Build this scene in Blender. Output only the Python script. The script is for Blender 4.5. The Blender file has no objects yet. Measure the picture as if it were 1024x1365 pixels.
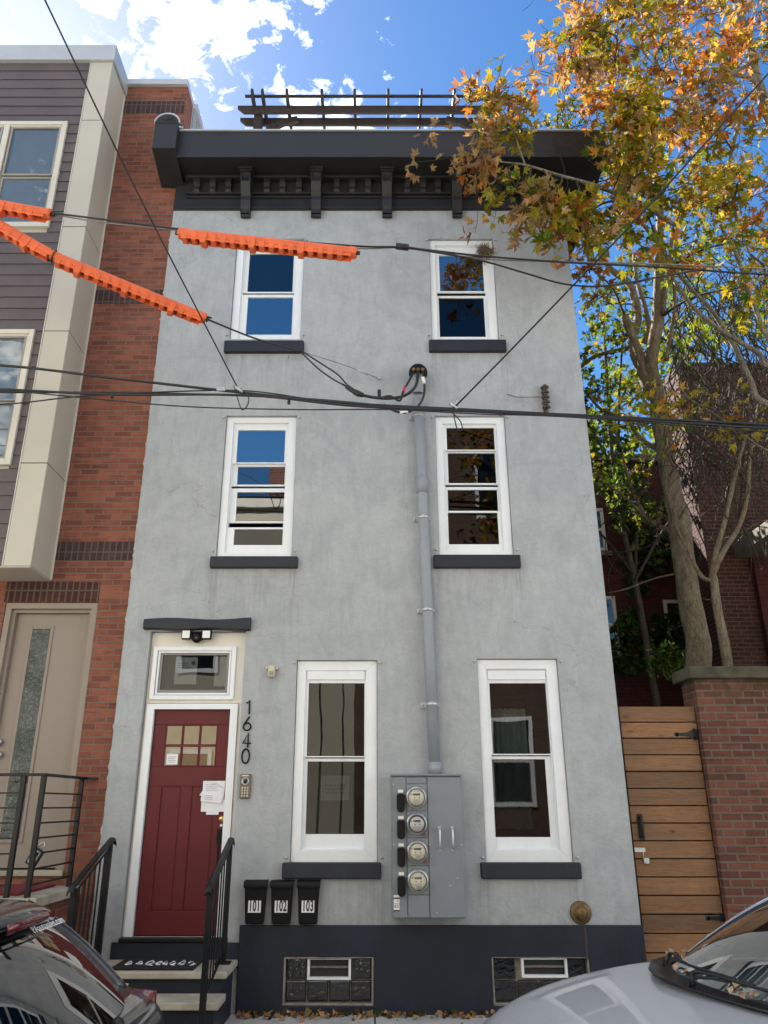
import bpy, bmesh, math, random
from mathutils import Vector, Matrix, noise as mnoise
random.seed(7)
C = bpy.context.scene.collection
R = math.radians

# ---------------------------------------------------------------- survey of the place
# camera stands on the far pavement at x=0, y=0; the facade is the plane y=8.
CAM_Z = 1.733
FPX = 1035.0
TH = math.atan(390.6 / FPX)
CT, ST = math.cos(TH), math.sin(TH)
PX0, PY0 = 500.0, 682.5

def at(px, py, Y):
    """surveyed point: photo bearing (px,py) met at depth Y (metres from the camera plane)"""
    xc = (px - PX0) / FPX
    yc = (PY0 - py) / FPX
    fw = CT - yc * ST
    up = ST + yc * CT
    return Vector((xc / fw * Y, Y, CAM_Z + up / fw * Y))

# ---------------------------------------------------------------- object helpers
def tag(o, label=None, cat=None, group=None, kind=None):
    if label: o['label'] = label
    if cat: o['category'] = cat
    if group: o['group'] = group
    if kind: o['kind'] = kind
    return o

def empty(name, loc, label, cat, group=None):
    o = bpy.data.objects.new(name, None)
    C.objects.link(o)
    o.location = loc
    o.empty_display_size = 0.2
    return tag(o, label, cat, group)

def link(name, me, parent=None):
    o = bpy.data.objects.new(name, me)
    C.objects.link(o)
    if parent is not None:
        o.parent = parent
        w = Matrix.Translation(parent.location) if parent.type == 'EMPTY' else Matrix.Identity(4)
        o.matrix_parent_inverse = w.inverted()
    return o

class MB:
    def __init__(s):
        s.v = []; s.f = []; s.mi = []; s.sm = []; s.cur = 0; s.smooth = False
        s.col = None
    def add(s, vs, fs, smooth=None):
        n = len(s.v)
        s.v.extend([tuple(v) for v in vs])
        for f in fs:
            s.f.append([i + n for i in f]); s.mi.append(s.cur)
            s.sm.append(s.smooth if smooth is None else smooth)
        return s
    def box(s, x0, x1, y0, y1, z0, z1):
        x0, x1 = min(x0, x1), max(x0, x1); y0, y1 = min(y0, y1), max(y0, y1); z0, z1 = min(z0, z1), max(z0, z1)
        return s.add([(x0,y0,z0),(x1,y0,z0),(x1,y1,z0),(x0,y1,z0),(x0,y0,z1),(x1,y0,z1),(x1,y1,z1),(x0,y1,z1)],
              [(0,3,2,1),(4,5,6,7),(0,1,5,4),(1,2,6,5),(2,3,7,6),(3,0,4,7)])
    def frame(s, x0, x1, z0, z1, w, y0, y1, wb=None, wt=None):
        wb = w if wb is None else wb; wt = w if wt is None else wt
        s.box(x0, x0+w, y0, y1, z0, z1); s.box(x1-w, x1, y0, y1, z0, z1)
        s.box(x0+w, x1-w, y0, y1, z1-wt, z1); s.box(x0+w, x1-w, y0, y1, z0, z0+wb)
        return s
    def prism(s, poly, a0, a1, axis='x'):
        """poly extruded along axis. axis x: poly=(y,z); axis y: poly=(x,z); axis z: poly=(x,y)"""
        n = len(poly)
        def mk(p, a):
            return {'x': (a, p[0], p[1]), 'y': (p[0], a, p[1]), 'z': (p[0], p[1], a)}[axis]
        vs = [mk(p, a0) for p in poly] + [mk(p, a1) for p in poly]
        fs = [tuple(range(n)), tuple(range(2*n-1, n-1, -1))]
        fs += [(i, i+n, (i+1) % n + n, (i+1) % n) for i in range(n)]
        return s.add(vs, fs)
    def tube(s, pts, radii, n=8, cap=True, smooth=True):
        pts = [Vector(p) for p in pts]
        if not hasattr(radii, '__len__'): radii = [radii] * len(pts)
        rings = []
        t0 = (pts[1] - pts[0]).normalized()
        ref = Vector((0,0,1)) if abs(t0.z) < .9 else Vector((1,0,0))
        u = t0.cross(ref).normalized()
        for i, p in enumerate(pts):
            if i == 0: t = pts[1] - pts[0]
            elif i == len(pts) - 1: t = pts[-1] - pts[-2]
            else: t = pts[i+1] - pts[i-1]
            if t.length < 1e-9: t = t0
            t = t.normalized()
            u = (u - t * u.dot(t))
            if u.length < 1e-6: u = t.orthogonal()
            u.normalize()
            w = t.cross(u)
            rings.append([p + (u * math.cos(a) + w * math.sin(a)) * radii[i] for a in [2*math.pi*k/n for k in range(n)]])
        vs = [q for r in rings for q in r]
        fs = []
        for i in range(len(rings) - 1):
            for k in range(n):
                fs.append((i*n+k, i*n+(k+1) % n, (i+1)*n+(k+1) % n, (i+1)*n+k))
        s.add(vs, fs, smooth)
        if cap:
            b = len(s.v) - len(vs)
            s.f.append([b + k for k in range(n)][::-1]); s.mi.append(s.cur); s.sm.append(False)
            s.f.append([b + (len(rings)-1)*n + k for k in range(n)]); s.mi.append(s.cur); s.sm.append(False)
        return s
    def lathe(s, prof, origin, axis=(0,-1,0), n=24, smooth=True, sy=1.0):
        """prof: (radius, distance along axis)"""
        o = Vector(origin); a = Vector(axis).normalized()
        u = a.orthogonal().normalized()
        if abs(a.y) > .9: u = Vector((1,0,0))
        w = a.cross(u)
        vs = []; fs = []
        for r, d in prof:
            for k in range(n):
                t = 2*math.pi*k/n
                vs.append(o + a*d + (u*math.cos(t) + w*math.sin(t)*sy)*max(r, 1e-5))
        for i in range(len(prof)-1):
            for k in range(n):
                fs.append((i*n+k, i*n+(k+1) % n, (i+1)*n+(k+1) % n, (i+1)*n+k))
        fs.append(tuple(range(n))[::-1]); fs.append(tuple((len(prof)-1)*n+k for k in range(n)))
        return s.add(vs, fs, smooth)
    def grid(s, rows, smooth=True, flip=False):
        m = len(rows[0]); vs = [q for r in rows for q in r]; fs = []
        for i in range(len(rows)-1):
            for k in range(m-1):
                f = (i*m+k, i*m+k+1, (i+1)*m+k+1, (i+1)*m+k)
                fs.append(f[::-1] if flip else f)
        return s.add(vs, fs, smooth)
    def build(s, name, mats, parent=None, bevel=0, seg=2, subsurf=0, solid=0, normals=True):
        me = bpy.data.meshes.new(name)
        me.from_pydata(s.v, [], s.f)
        if not isinstance(mats, (list, tuple)): mats = [mats]
        for m in mats: me.materials.append(m)
        me.polygons.foreach_set('material_index', s.mi)
        me.polygons.foreach_set('use_smooth', s.sm)
        if s.col:
            ca = me.color_attributes.new('tint', 'FLOAT_COLOR', 'CORNER')
            flat = []
            for p, c in zip(me.polygons, s.col):
                flat.extend(list(c) * p.loop_total)
            ca.data.foreach_set('color', flat)
        me.validate(); me.update()
        if normals and len(s.f) < 60000 and not s.col:
            bm = bmesh.new(); bm.from_mesh(me)
            bmesh.ops.recalc_face_normals(bm, faces=bm.faces)
            bm.to_mesh(me); bm.free()
        o = link(name, me, parent)
        if solid:
            m = o.modifiers.new('solid', 'SOLIDIFY'); m.thickness = solid; m.offset = -1
        if bevel:
            m = o.modifiers.new('bevel', 'BEVEL'); m.width = bevel; m.segments = seg; m.limit_method = 'ANGLE'; m.angle_limit = R(35)
        if subsurf:
            m = o.modifiers.new('sub', 'SUBSURF'); m.levels = subsurf; m.render_levels = subsurf
        return o

def smoothpath(pts, k=6):
    pts = [Vector(p) for p in pts]
    if len(pts) < 3:
        return [pts[0].lerp(pts[1], i/k) for i in range(k+1)]
    P = [pts[0]*2 - pts[1]] + pts + [pts[-1]*2 - pts[-2]]
    out = []
    for i in range(1, len(P)-2):
        a, b, c, d = P[i-1], P[i], P[i+1], P[i+2]
        for j in range(k):
            t = j/k
            out.append(0.5*((2*b) + (-a+c)*t + (2*a-5*b+4*c-d)*t*t + (-a+3*b-3*c+d)*t**3))
    out.append(pts[-1])
    return out

def lerpl(a, n):
    """resample list a to n entries"""
    out = []
    for i in range(n):
        t = i/(n-1)*(len(a)-1); j = min(int(t), len(a)-2); f = t-j
        out.append(a[j]*(1-f)+a[j+1]*f)
    return out

# ---------------------------------------------------------------- materials
def lin(c):
    return tuple((x/12.92 if x <= .04045 else ((x+.055)/1.055)**2.4) for x in c) + (1,)
def srgb(r, g, b): return lin((r/255, g/255, b/255))

class NT:
    def __init__(s, name):
        s.m = bpy.data.materials.new(name); s.m.use_nodes = True
        s.t = s.m.node_tree; s.t.nodes.clear()
        s.out = s.n('ShaderNodeOutputMaterial')
    def n(s, typ, **kw):
        nd = s.t.nodes.new(typ)
        for k, v in kw.items(): setattr(nd, k, v)
        return nd
    def l(s, a, b): s.t.links.new(a, b)
    def val(s, sock, v):
        if hasattr(v, 'node'): s.l(v, sock)
        else: sock.default_value = v
    def coords(s, scale=(1,1,1), kind='Object', rot=(0,0,0)):
        tc = s.n('ShaderNodeTexCoord'); mp = s.n('ShaderNodeMapping')
        mp.inputs['Scale'].default_value = scale
        mp.inputs['Rotation'].default_value = rot
        s.l(tc.outputs[kind], mp.inputs['Vector'])
        return mp.outputs[0]
    def noise(s, vec, scale, detail=4, rough=.55, dist=0):
        nd = s.n('ShaderNodeTexNoise'); s.l(vec, nd.inputs['Vector'])
        nd.inputs['Scale'].default_value = scale; nd.inputs['Detail'].default_value = detail
        nd.inputs['Roughness'].default_value = rough; nd.inputs['Distortion'].default_value = dist
        return nd.outputs['Fac']
    def ramp(s, fac, stops):
        nd = s.n('ShaderNodeValToRGB'); s.l(fac, nd.inputs[0])
        e = nd.color_ramp.elements
        while len(e) < len(stops): e.new(.5)
        for i, (p, c) in enumerate(stops):
            e[i].position = p; e[i].color = c if hasattr(c, '__len__') else (c, c, c, 1)
        return nd.outputs[0]
    def mix(s, fac, a, b, mode='MIX'):
        nd = s.n('ShaderNodeMix', data_type='RGBA', blend_type=mode)
        s.val(nd.inputs[0], fac); s.val(nd.inputs[6], a); s.val(nd.inputs[7], b)
        return nd.outputs[2]
    def math(s, op, a, b=0.0, c=None, clamp=False):
        nd = s.n('ShaderNodeMath', operation=op); nd.use_clamp = clamp
        s.val(nd.inputs[0], a); s.val(nd.inputs[1], b)
        if c is not None: s.val(nd.inputs[2], c)
        return nd.outputs[0]
    def bump(s, h, strength=.3, dist=.01, normal=None):
        nd = s.n('ShaderNodeBump'); s.l(h, nd.inputs['Height'])
        nd.inputs['Strength'].default_value = strength; nd.inputs['Distance'].default_value = dist
        if normal is not None: s.l(normal, nd.inputs['Normal'])
        return nd.outputs[0]
    def pbr(s, color, rough=.6, metal=0., spec=.5, normal=None, coat=0., emit=None, es=0, coatr=.03):
        p = s.n('ShaderNodeBsdfPrincipled')
        s.val(p.inputs['Base Color'], color); s.val(p.inputs['Roughness'], rough)
        p.inputs['Metallic'].default_value = metal
        p.inputs['Specular IOR Level'].default_value = spec
        p.inputs['Coat Weight'].default_value = coat
        p.inputs['Coat Roughness'].default_value = coatr
        if normal is not None: s.l(normal, p.inputs['Normal'])
        if emit is not None:
            p.inputs['Emission Color'].default_value = emit; p.inputs['Emission Strength'].default_value = es
        s.l(p.outputs[0], s.out.inputs[0])
        return p

def painted(name, c, rough=.5, metal=0., var=.12, vs=3., bump=.15, bs=60., spec=.5, coat=0., dirt=0.):
    t = NT(name); co = t.coords()
    f = t.noise(co, vs, 5, .6)
    lo = tuple(x*(1-var) for x in c[:3]) + (1,); hi = tuple(min(1, x*(1+var)) for x in c[:3]) + (1,)
    col = t.ramp(f, [(.3, lo), (.7, hi)])
    if dirt:
        g = t.noise(co, 1.7, 8, .75, .6)
        g = t.ramp(g, [(.52, 0.), (.75, 1.)])
        col = t.mix(t.math('MULTIPLY', g, dirt), col, (.09, .075, .055, 1))
    rr = t.math('MULTIPLY_ADD', f, .25, rough-.12)
    nb = t.bump(t.noise(co, bs, 3), bump, .003) if bump else None
    t.pbr(col, rr, metal, spec, nb, coat)
    return t.m

def stucco_mat(name, base, dark=0., sills=()):
    t = NT(name); co = t.coords()
    big = t.noise(co, .55, 5, .6, .5)
    mid = t.noise(co, 2.6, 6, .62, 1.2)
    streak = t.noise(t.coords((3.2, 1, .8)), 2.2, 6, .65, 1.5)
    fine = t.noise(co, 38, 4, .6)
    c = base[:3]
    col = t.ramp(big, [(.3, tuple(x*.95 for x in c)+(1,)), (.72, tuple(x*1.05 for x in c)+(1,))])
    m = t.ramp(mid, [(.36, (.90,.91,.915,1)), (.52, (1,1,1,1)), (.68, (1.06,1.06,1.055,1))])
    col = t.mix(1., col, m, 'MULTIPLY')
    s2 = t.ramp(streak, [(.35, (.88,.88,.88,1)), (.6, (1.05,1.05,1.05,1))])
    col = t.mix(.6, col, s2, 'MULTIPLY')
    tr = t.noise(t.coords((1, 1, 1.6)), 7.5, 5, .6, 2.2)
    tr = t.ramp(tr, [(.42, 1.), (.5, 0.), (.58, 0.)])
    col = t.mix(t.math('MULTIPLY', tr, .13), col, tuple(x*.62 for x in c)+(1,))
    drip = t.noise(t.coords((9, 1, .55)), 2.4, 5, .6, .4)
    dm = t.math('MULTIPLY', t.ramp(drip, [(.56, 0.), (.68, 1.)]), t.ramp(t.noise(co, .8, 3, .5), [(.45, 0.), (.62, .13)]))
    col = t.mix(dm, col, tuple(x*.55 for x in c)+(1,))
    if sills:
        # rain runs below the two ends of every sill
        sp = t.n('ShaderNodeSeparateXYZ'); t.l(co, sp.inputs[0]); X, Z = sp.outputs[0], sp.outputs[2]
        tot = None
        for (sx0, sx1, sz) in sills:
            below = t.math('SUBTRACT', sz, Z)
            fall = t.math('MULTIPLY', t.math('GREATER_THAN', below, 0.), t.math('SUBTRACT', 1., t.math('DIVIDE', below, .95), clamp=True), clamp=True)
            e0 = t.math('SUBTRACT', 1., t.math('DIVIDE', t.math('ABSOLUTE', t.math('SUBTRACT', X, sx0+.04)), .10), clamp=True)
            e1 = t.math('SUBTRACT', 1., t.math('DIVIDE', t.math('ABSOLUTE', t.math('SUBTRACT', X, sx1-.04)), .13), clamp=True)
            mid_ = t.math('MULTIPLY', t.math('LESS_THAN', t.math('ABSOLUTE', t.math('SUBTRACT', X, (sx0+sx1)/2)), (sx1-sx0)/2), .35)
            m_ = t.math('MULTIPLY', t.math('MAXIMUM', t.math('MAXIMUM', e0, e1), mid_), fall)
            tot = m_ if tot is None else t.math('MAXIMUM', tot, m_)
        sn = t.noise(t.coords((16, 1, .9)), 2.2, 5, .65, .3)
        sm = t.math('MULTIPLY', tot, t.ramp(sn, [(.40, 0.), (.62, .55)]))
        col = t.mix(sm, col, (c[0]*.42, c[1]*.40, c[2]*.37, 1))
        # splash dirt close to the base band
        sd_ = t.math('MULTIPLY', t.math('SUBTRACT', 1., t.math('DIVIDE', t.math('SUBTRACT', Z, .70), .35), clamp=True), t.ramp(t.noise(co, 5, 6, .7, .6), [(.42, 0.), (.65, .32)]))
        col = t.mix(sd_, col, (c[0]*.5, c[1]*.47, c[2]*.42, 1))
    vo = t.n('ShaderNodeTexVoronoi'); vo.feature = 'DISTANCE_TO_EDGE'; vo.inputs['Scale'].default_value = .75
    wv = t.n('ShaderNodeTexNoise'); t.l(co, wv.inputs['Vector']); wv.inputs['Scale'].default_value = 3.; wv.inputs['Detail'].default_value = 6
    va = t.n('ShaderNodeVectorMath', operation='SCALE'); t.l(wv.outputs['Color'], va.inputs[0]); va.inputs['Scale'].default_value = .5
    vb = t.n('ShaderNodeVectorMath', operation='ADD'); t.l(co, vb.inputs[0]); t.l(va.outputs[0], vb.inputs[1]); t.l(vb.outputs[0], vo.inputs['Vector'])
    crk = t.math('MULTIPLY', t.ramp(vo.outputs[0], [(.0, 1.), (.004, 0.)]), t.ramp(t.noise(co, .9, 2, .5), [(.54, 0.), (.6, .45)]))
    col = t.mix(crk, col, tuple(x*.4 for x in c)+(1,))
    h = t.math('ADD', t.math('MULTIPLY', mid, 1.0), t.math('MULTIPLY', fine, .16))
    h = t.math('ADD', h, t.math('MULTIPLY', t.noise(co, 9, 5, .6, 1.5), .5))
    nb = t.bump(h, .55, .02)
    t.pbr(col, .82, 0, .25, nb)
    return t.m

def brick_mat(name, c1, c2, mortar, bw=.21, rh=.0677, ms=.009, axis='x', soot=0., offs=.5, hue=None, depth=.6, moss=0., mossz=3.0):
    t = NT(name)
    tc = t.n('ShaderNodeTexCoord'); sp = t.n('ShaderNodeSeparateXYZ'); t.l(tc.outputs['Object'], sp.inputs[0])
    u = t.math('ADD', sp.outputs[0], sp.outputs[1])
    cb = t.n('ShaderNodeCombineXYZ')
    t.l(u, cb.inputs[0]); t.l(sp.outputs[2], cb.inputs[1])
    # slightly wobbling courses
    wob = t.n('ShaderNodeTexNoise'); t.l(cb.outputs[0], wob.inputs['Vector']); wob.inputs['Scale'].default_value = 9.
    va = t.n('ShaderNodeVectorMath', operation='SCALE'); t.l(wob.outputs['Color'], va.inputs[0]); va.inputs['Scale'].default_value = .007
    vb = t.n('ShaderNodeVectorMath', operation='ADD'); t.l(cb.outputs[0], vb.inputs[0]); t.l(va.outputs[0], vb.inputs[1])
    b = t.n('ShaderNodeTexBrick'); t.l(vb.outputs[0], b.inputs['Vector'])
    b.offset = offs; b.squash = 1
    b.inputs['Scale'].default_value = 1
    b.inputs['Brick Width'].default_value = bw; b.inputs['Row Height'].default_value = rh
    b.inputs['Mortar Size'].default_value = ms; b.inputs['Mortar Smooth'].default_value = .25
    b.inputs['Bias'].default_value = -.1
    b.inputs['Color1'].default_value = c1; b.inputs['Color2'].default_value = c2
    b.inputs['Mortar'].default_value = mortar
    co = tc.outputs['Object']
    col = b.outputs['Color']
    f = t.noise(co, 6, 6, .7)
    col = t.mix(.8, col, t.ramp(f, [(.3, (.72,.72,.74,1)), (.7, (1.22,1.2,1.18,1))]), 'MULTIPLY')
    sc = t.coords((1.3, 1.3, 14.8))
    blk = t.noise(sc, 2.4, 2, .5)
    col = t.mix(t.ramp(blk, [(.56, 0.), (.66, .6)]), col, hue or tuple(x*.45 for x in c1[:3])+(1,))
    col = t.mix(t.math('MULTIPLY', t.math('SUBTRACT', b.outputs['Fac'], 0., clamp=True), .9), col, mortar)
    if soot:
        g = t.ramp(t.noise(co, .9, 6, .7, .5), [(.45, 0.), (.7, soot)])
        col = t.mix(g, col, (.03,.025,.022,1))
    if moss:
        zz = t.ramp(t.math('MULTIPLY_ADD', sp.outputs[2], 3.0, -3.0*mossz+1.0), [(.0, 0.), (1., 1.)])
        g = t.math('MULTIPLY', zz, t.ramp(t.noise(co, 4, 6, .7), [(.42, 0.), (.6, moss)]))
        col = t.mix(g, col, (.035,.04,.012,1))
    hgt = t.math('SUBTRACT', 1., b.outputs['Fac'])
    hgt = t.math('ADD', hgt, t.math('MULTIPLY', t.noise(co, 45, 4), .35))
    t.pbr(col, .88, 0, .2, t.bump(hgt, depth, .008))
    return t.m

def glass_mat(name, refl=.22, tint=(.75,.8,.8,1), wave=.0, wscale=2., rough=0.0, gcol=(1,1,1,1)):
    t = NT(name)
    tr = t.n('ShaderNodeBsdfTransparent'); tr.inputs[0].default_value = tint
    gl = t.n('ShaderNodeBsdfGlossy'); gl.inputs['Roughness'].default_value = rough; gl.inputs[0].default_value = gcol
    fr = t.n('ShaderNodeFresnel'); fr.inputs[0].default_value = 1.5
    fac = t.math('ADD', t.math('MULTIPLY', fr.outputs[0], 1.3), refl-.05, clamp=True)
    if wave:
        co = t.coords()
        nb = t.bump(t.noise(co, wscale, 2, .5), wave, .02)
        t.l(nb, gl.inputs['Normal'])
    mx = t.n('ShaderNodeMixShader'); t.l(fac, mx.inputs[0]); t.l(tr.outputs[0], mx.inputs[1]); t.l(gl.outputs[0], mx.inputs[2])
    t.l(mx.outputs[0], t.out.inputs[0])
    return t.m

def wood_mat(name, c1, c2, grain=(1.2, 8, 30), rough=.7, knots=False, gray=0.):
    t = NT(name)
    oi = t.n('ShaderNodeObjectInfo')
    co = t.coords()
    # each board (0.148 m courses) gets its own shift and tone
    sp = t.n('ShaderNodeSeparateXYZ'); t.l(co, sp.inputs[0])
    row = t.math('FLOOR', t.math('DIVIDE', sp.outputs[2], .1585))
    wn = t.n('ShaderNodeTexWhiteNoise', noise_dimensions='1D'); t.l(row, wn.inputs['W'])
    cb = t.n('ShaderNodeCombineXYZ')
    t.l(t.math('MULTIPLY_ADD', wn.outputs['Value'], 37., sp.outputs[0]), cb.inputs[0]); t.l(sp.outputs[1], cb.inputs[1]); t.l(sp.outputs[2], cb.inputs[2])
    mp = t.n('ShaderNodeMapping'); mp.inputs['Scale'].default_value = grain; t.l(cb.outputs[0], mp.inputs[0])
    g = t.noise(mp.outputs[0], 2.2, 7, .62, 1.6)
    fine = t.noise(mp.outputs[0], 9, 4, .6, .3)
    col = t.ramp(g, [(.28, c2), (.48, c1), (.56, tuple(x*.8 for x in c2[:3])+(1,)), (.7, c1)])
    col = t.mix(.45, col, c1)
    col = t.mix(.25, col, t.ramp(fine, [(.3, (.6,.6,.6,1)), (.7, (1.25,1.25,1.25,1))]), 'MULTIPLY')
    col = t.mix(1., col, t.ramp(wn.outputs['Value'], [(0, (.66,.66,.68,1)), (1, (1.2,1.12,1.02,1))]), 'MULTIPLY')
    if knots:
        vo = t.n('ShaderNodeTexVoronoi'); mp2 = t.n('ShaderNodeMapping'); mp2.inputs['Scale'].default_value = (3.1, 1, 6.3); t.l(cb.outputs[0], mp2.inputs[0])
        t.l(mp2.outputs[0], vo.inputs['Vector']); vo.inputs['Scale'].default_value = 1.
        k = t.ramp(vo.outputs['Distance'], [(.05, 1.), (.085, .15), (.1, .6), (.14, 0.)])
        col = t.mix(t.math('MULTIPLY', k, .8), col, (.035,.018,.008,1))
    if gray:
        gg = t.ramp(t.noise(co, 1.6, 6, .7), [(.45, 0.), (.65, gray)])
        col = t.mix(gg, col, (.09,.085,.075,1))
    t.pbr(col, rough, 0, .3, t.bump(t.math('ADD', g, fine), .35, .004))
    return t.m

def leaf_mat(name, trans=.45):
    t = NT(name)
    at_ = t.n('ShaderNodeAttribute'); at_.attribute_name = 'tint'
    col = at_.outputs['Color']
    co = t.coords()
    v = t.noise(co, 22, 3, .6)
    col = t.mix(.7, col, t.ramp(v, [(.35, (.7,.72,.7,1)), (.65, (1.2,1.15,1.1,1))]), 'MULTIPLY')
    d = t.n('ShaderNodeBsdfPrincipled'); t.l(col, d.inputs['Base Color']); d.inputs['Roughness'].default_value = .75; d.inputs['Specular IOR Level'].default_value = .12
    tl = t.n('ShaderNodeBsdfTranslucent')
    c2 = t.mix(1., col, (.95,.85,.45,1), 'MULTIPLY')
    t.l(c2, tl.inputs[0])
    mx = t.n('ShaderNodeMixShader'); mx.inputs[0].default_value = trans
    t.l(d.outputs[0], mx.inputs[1]); t.l(tl.outputs[0], mx.inputs[2]); t.l(mx.outputs[0], t.out.inputs[0])
    return t.m

def bark_mat(name, c1, c2, scale=14):
    t = NT(name); co = t.coords((1, 1, .35))
    n1 = t.noise(co, scale, 7, .7, .4); n2 = t.noise(t.coords(), 2.2, 5, .6)
    vo = t.n('ShaderNodeTexVoronoi'); t.l(co, vo.inputs['Vector']); vo.inputs['Scale'].default_value = scale*2.2; vo.feature = 'DISTANCE_TO_EDGE'
    cr = t.ramp(vo.outputs[0], [(.0, 0.), (.18, 1.)])
    col = t.ramp(n1, [(.35, c2), (.65, c1)])
    col = t.mix(.6, col, t.ramp(n2, [(.35, (.65,.68,.6,1)), (.65, (1.2,1.2,1.2,1))]), 'MULTIPLY')
    col = t.mix(.45, col, t.ramp(cr, [(0, (.45,.43,.4,1)), (1, (1,1,1,1))]), 'MULTIPLY')
    h = t.math('ADD', n1, t.math('MULTIPLY', cr, .5))
    t.pbr(col, .9, 0, .2, t.bump(h, .8, .02))
    return t.m

M = {}
SILLS = []
for (a_, b_, y_) in ((299,405,468),(572,675,467),(280,397,756),(578,694,756),(376,508,1172),(641,775,1172)):
    SILLS.append((at(a_, y_, 8.).x, at(b_, y_, 8.).x, at(a_, y_, 8.).z))
M['stucco'] = stucco_mat('stucco_grey', (.402, .424, .436, 1), sills=SILLS)
M['stucco_edge'] = painted('stucco_edge_white', (.40,.40,.385,1), .85, bump=.6, bs=25, var=.25, vs=14)
M['navy'] = painted('foundation_navy_paint', (.0155,.020,.031,1), .62, var=.3, vs=2.5, bump=.45, bs=22, dirt=.12, spec=.35)
M['black_trim'] = painted('cornice_charcoal_paint', (.016,.0155,.0165,1), .5, var=.25, vs=2, bump=.25, bs=24, dirt=.08)
M['sill_black'] = painted('sill_navy_paint', (.012,.0155,.024,1), .55, var=.3, vs=6, bump=.5, bs=30)
M['white'] = painted('white_trim_paint', (.80,.83,.85,1), .42, var=.04, vs=3, bump=.12, bs=40, dirt=.10)
M['cream_trim'] = painted('cream_trim_paint', (.72,.69,.62,1), .5, var=.05, vs=3, bump=.15, bs=40, dirt=.18)
M['red_door'] = painted('red_door_paint', (.112,.010,.013,1), .5, var=.12, vs=2.5, bump=.18, bs=70, spec=.35)
M['red_groove'] = painted('red_door_groove_paint', (.10,.011,.013,1), .55, var=.1)
M['kraft'] = painted('kraft_paper_behind_glass', (.42,.33,.19,1), .6, var=.12, vs=9)
M['glass'] = glass_mat('window_glass', .045, (.45,.48,.48,1), .09, 1.3)
M['glass_hi'] = glass_mat('window_glass_clear_reflection', .46, (.3,.33,.33,1), .06, 1.2)
M['glass_mid'] = glass_mat('window_glass_second_sash', .25, (.3,.33,.34,1), .06, 1.3)
M['glass_shade'] = glass_mat('window_glass_with_dark_shade', .15, (.3,.33,.34,1), .05, 1.5)
M['brick_opp'] = brick_mat('weathered_brown_brick', (.15,.085,.06,1), (.09,.055,.042,1), (.16,.13,.11,1), .21, .072, .009, soot=.4)
M['glass_screen'] = glass_mat('window_glass_behind_screen', .03, (.25,.26,.27,1), .02, 1.5, .02)
M['car_glass'] = glass_mat('car_glass', .17, (.12,.14,.13,1))
M['wind_glass'] = glass_mat('windshield_glass', .24, (.62,.72,.66,1))
M['brick_new'] = brick_mat('orange_red_brick', (.27,.097,.06,1), (.155,.056,.040,1), (.17,.125,.10,1), .205, .0677, .007, hue=(.09,.04,.036,1))
M['brick_soldier'] = brick_mat('dark_soldier_brick', (.075,.03,.026,1), (.05,.024,.023,1), (.12,.085,.07,1), .0677, .215, .009, offs=0.)
M['brick_soldier_grey'] = brick_mat('grey_soldier_brick', (.075,.045,.042,1), (.05,.032,.034,1), (.11,.085,.08,1), .0677, .215, .008, offs=0.)
M['brick_old'] = brick_mat('old_garden_brick', (.19,.073,.048,1), (.10,.043,.033,1), (.155,.12,.095,1), .205, .0725, .010, soot=.5, moss=.85, mossz=2.95, depth=.9)
M['brick_dark'] = brick_mat('dark_red_brick', (.10,.020,.017,1), (.065,.016,.014,1), (.06,.035,.03,1), .21, .072, .009, soot=.4)
M['brick_far'] = brick_mat('brown_red_brick', (.085,.030,.020,1), (.05,.020,.015,1), (.10,.07,.055,1), .21, .072, .009, soot=.25)
M['siding'] = painted('plum_grey_siding', (.105,.084,.084,1), .6, var=.14, vs=2.5, bump=.3, bs=30)
M['panel'] = painted('cream_metal_panel', (.50,.47,.39,1), .4, var=.04, vs=1.2, bump=.05, bs=20, dirt=.06)
M['coping'] = painted('metal_coping', (.50,.52,.53,1), .4, .3, var=.08, vs=2, bump=.1, bs=8)
M['joint'] = painted('dark_joint', (.03,.03,.03,1), .8)
M['taupe'] = painted('taupe_door_paint', (.26,.215,.18,1), .5, var=.05, vs=1.5, bump=.1, bs=50)
M['frame_cream'] = painted('cream_window_frame', (.60,.57,.49,1), .45, var=.06, vs=3, bump=.1)
M['stone'] = painted('stoop_stone', (.42,.38,.30,1), .85, var=.25, vs=5, bump=.7, bs=28, dirt=.45)
M['conc'] = painted('concrete_pavement', (.46,.445,.42,1), .9, var=.16, vs=2.2, bump=.6, bs=45, dirt=.3)
M['conc_dark'] = painted('weathered_concrete', (.16,.14,.10,1), .9, var=.3, vs=3, bump=.6, bs=25, dirt=.5)
M['black_iron'] = painted('black_iron', (.007,.007,.009,1), .42, .0, var=.2, vs=9, bump=.25, bs=50, spec=.35)
M['conduit'] = painted('painted_steel_conduit', (.275,.305,.33,1), .5, 0., var=.08, vs=3, bump=.12, bs=40)
M['galv'] = painted('galvanized_steel', (.55,.56,.57,1), .35, .8, var=.15, vs=20, bump=.1)
M['cabinet'] = painted('grey_cabinet_enamel', (.205,.232,.26,1), .38, .0, var=.09, vs=2.2, bump=.06, bs=30, dirt=.08)
M['plastic_black'] = painted('black_plastic', (.005,.005,.006,1), .55, var=.2, bump=.3, bs=120, spec=.25)
M['plastic_beige'] = painted('beige_plastic', (.55,.50,.40,1), .4, var=.05)
M['meter_face'] = painted('meter_face_cream', (.80,.78,.66,1), .3, var=.04, coat=.6)
M['meter_face_w'] = painted('meter_face_white', (.68,.69,.68,1), .3, var=.05, coat=.6)
M['lcd'] = painted('meter_display', (.10,.11,.09,1), .2)
M['ink'] = painted('black_ink', (.012,.012,.012,1), .6, bump=0)
M['ink_soft'] = painted('soft_ink', (.33,.33,.38,1), .6, bump=0)
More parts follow.
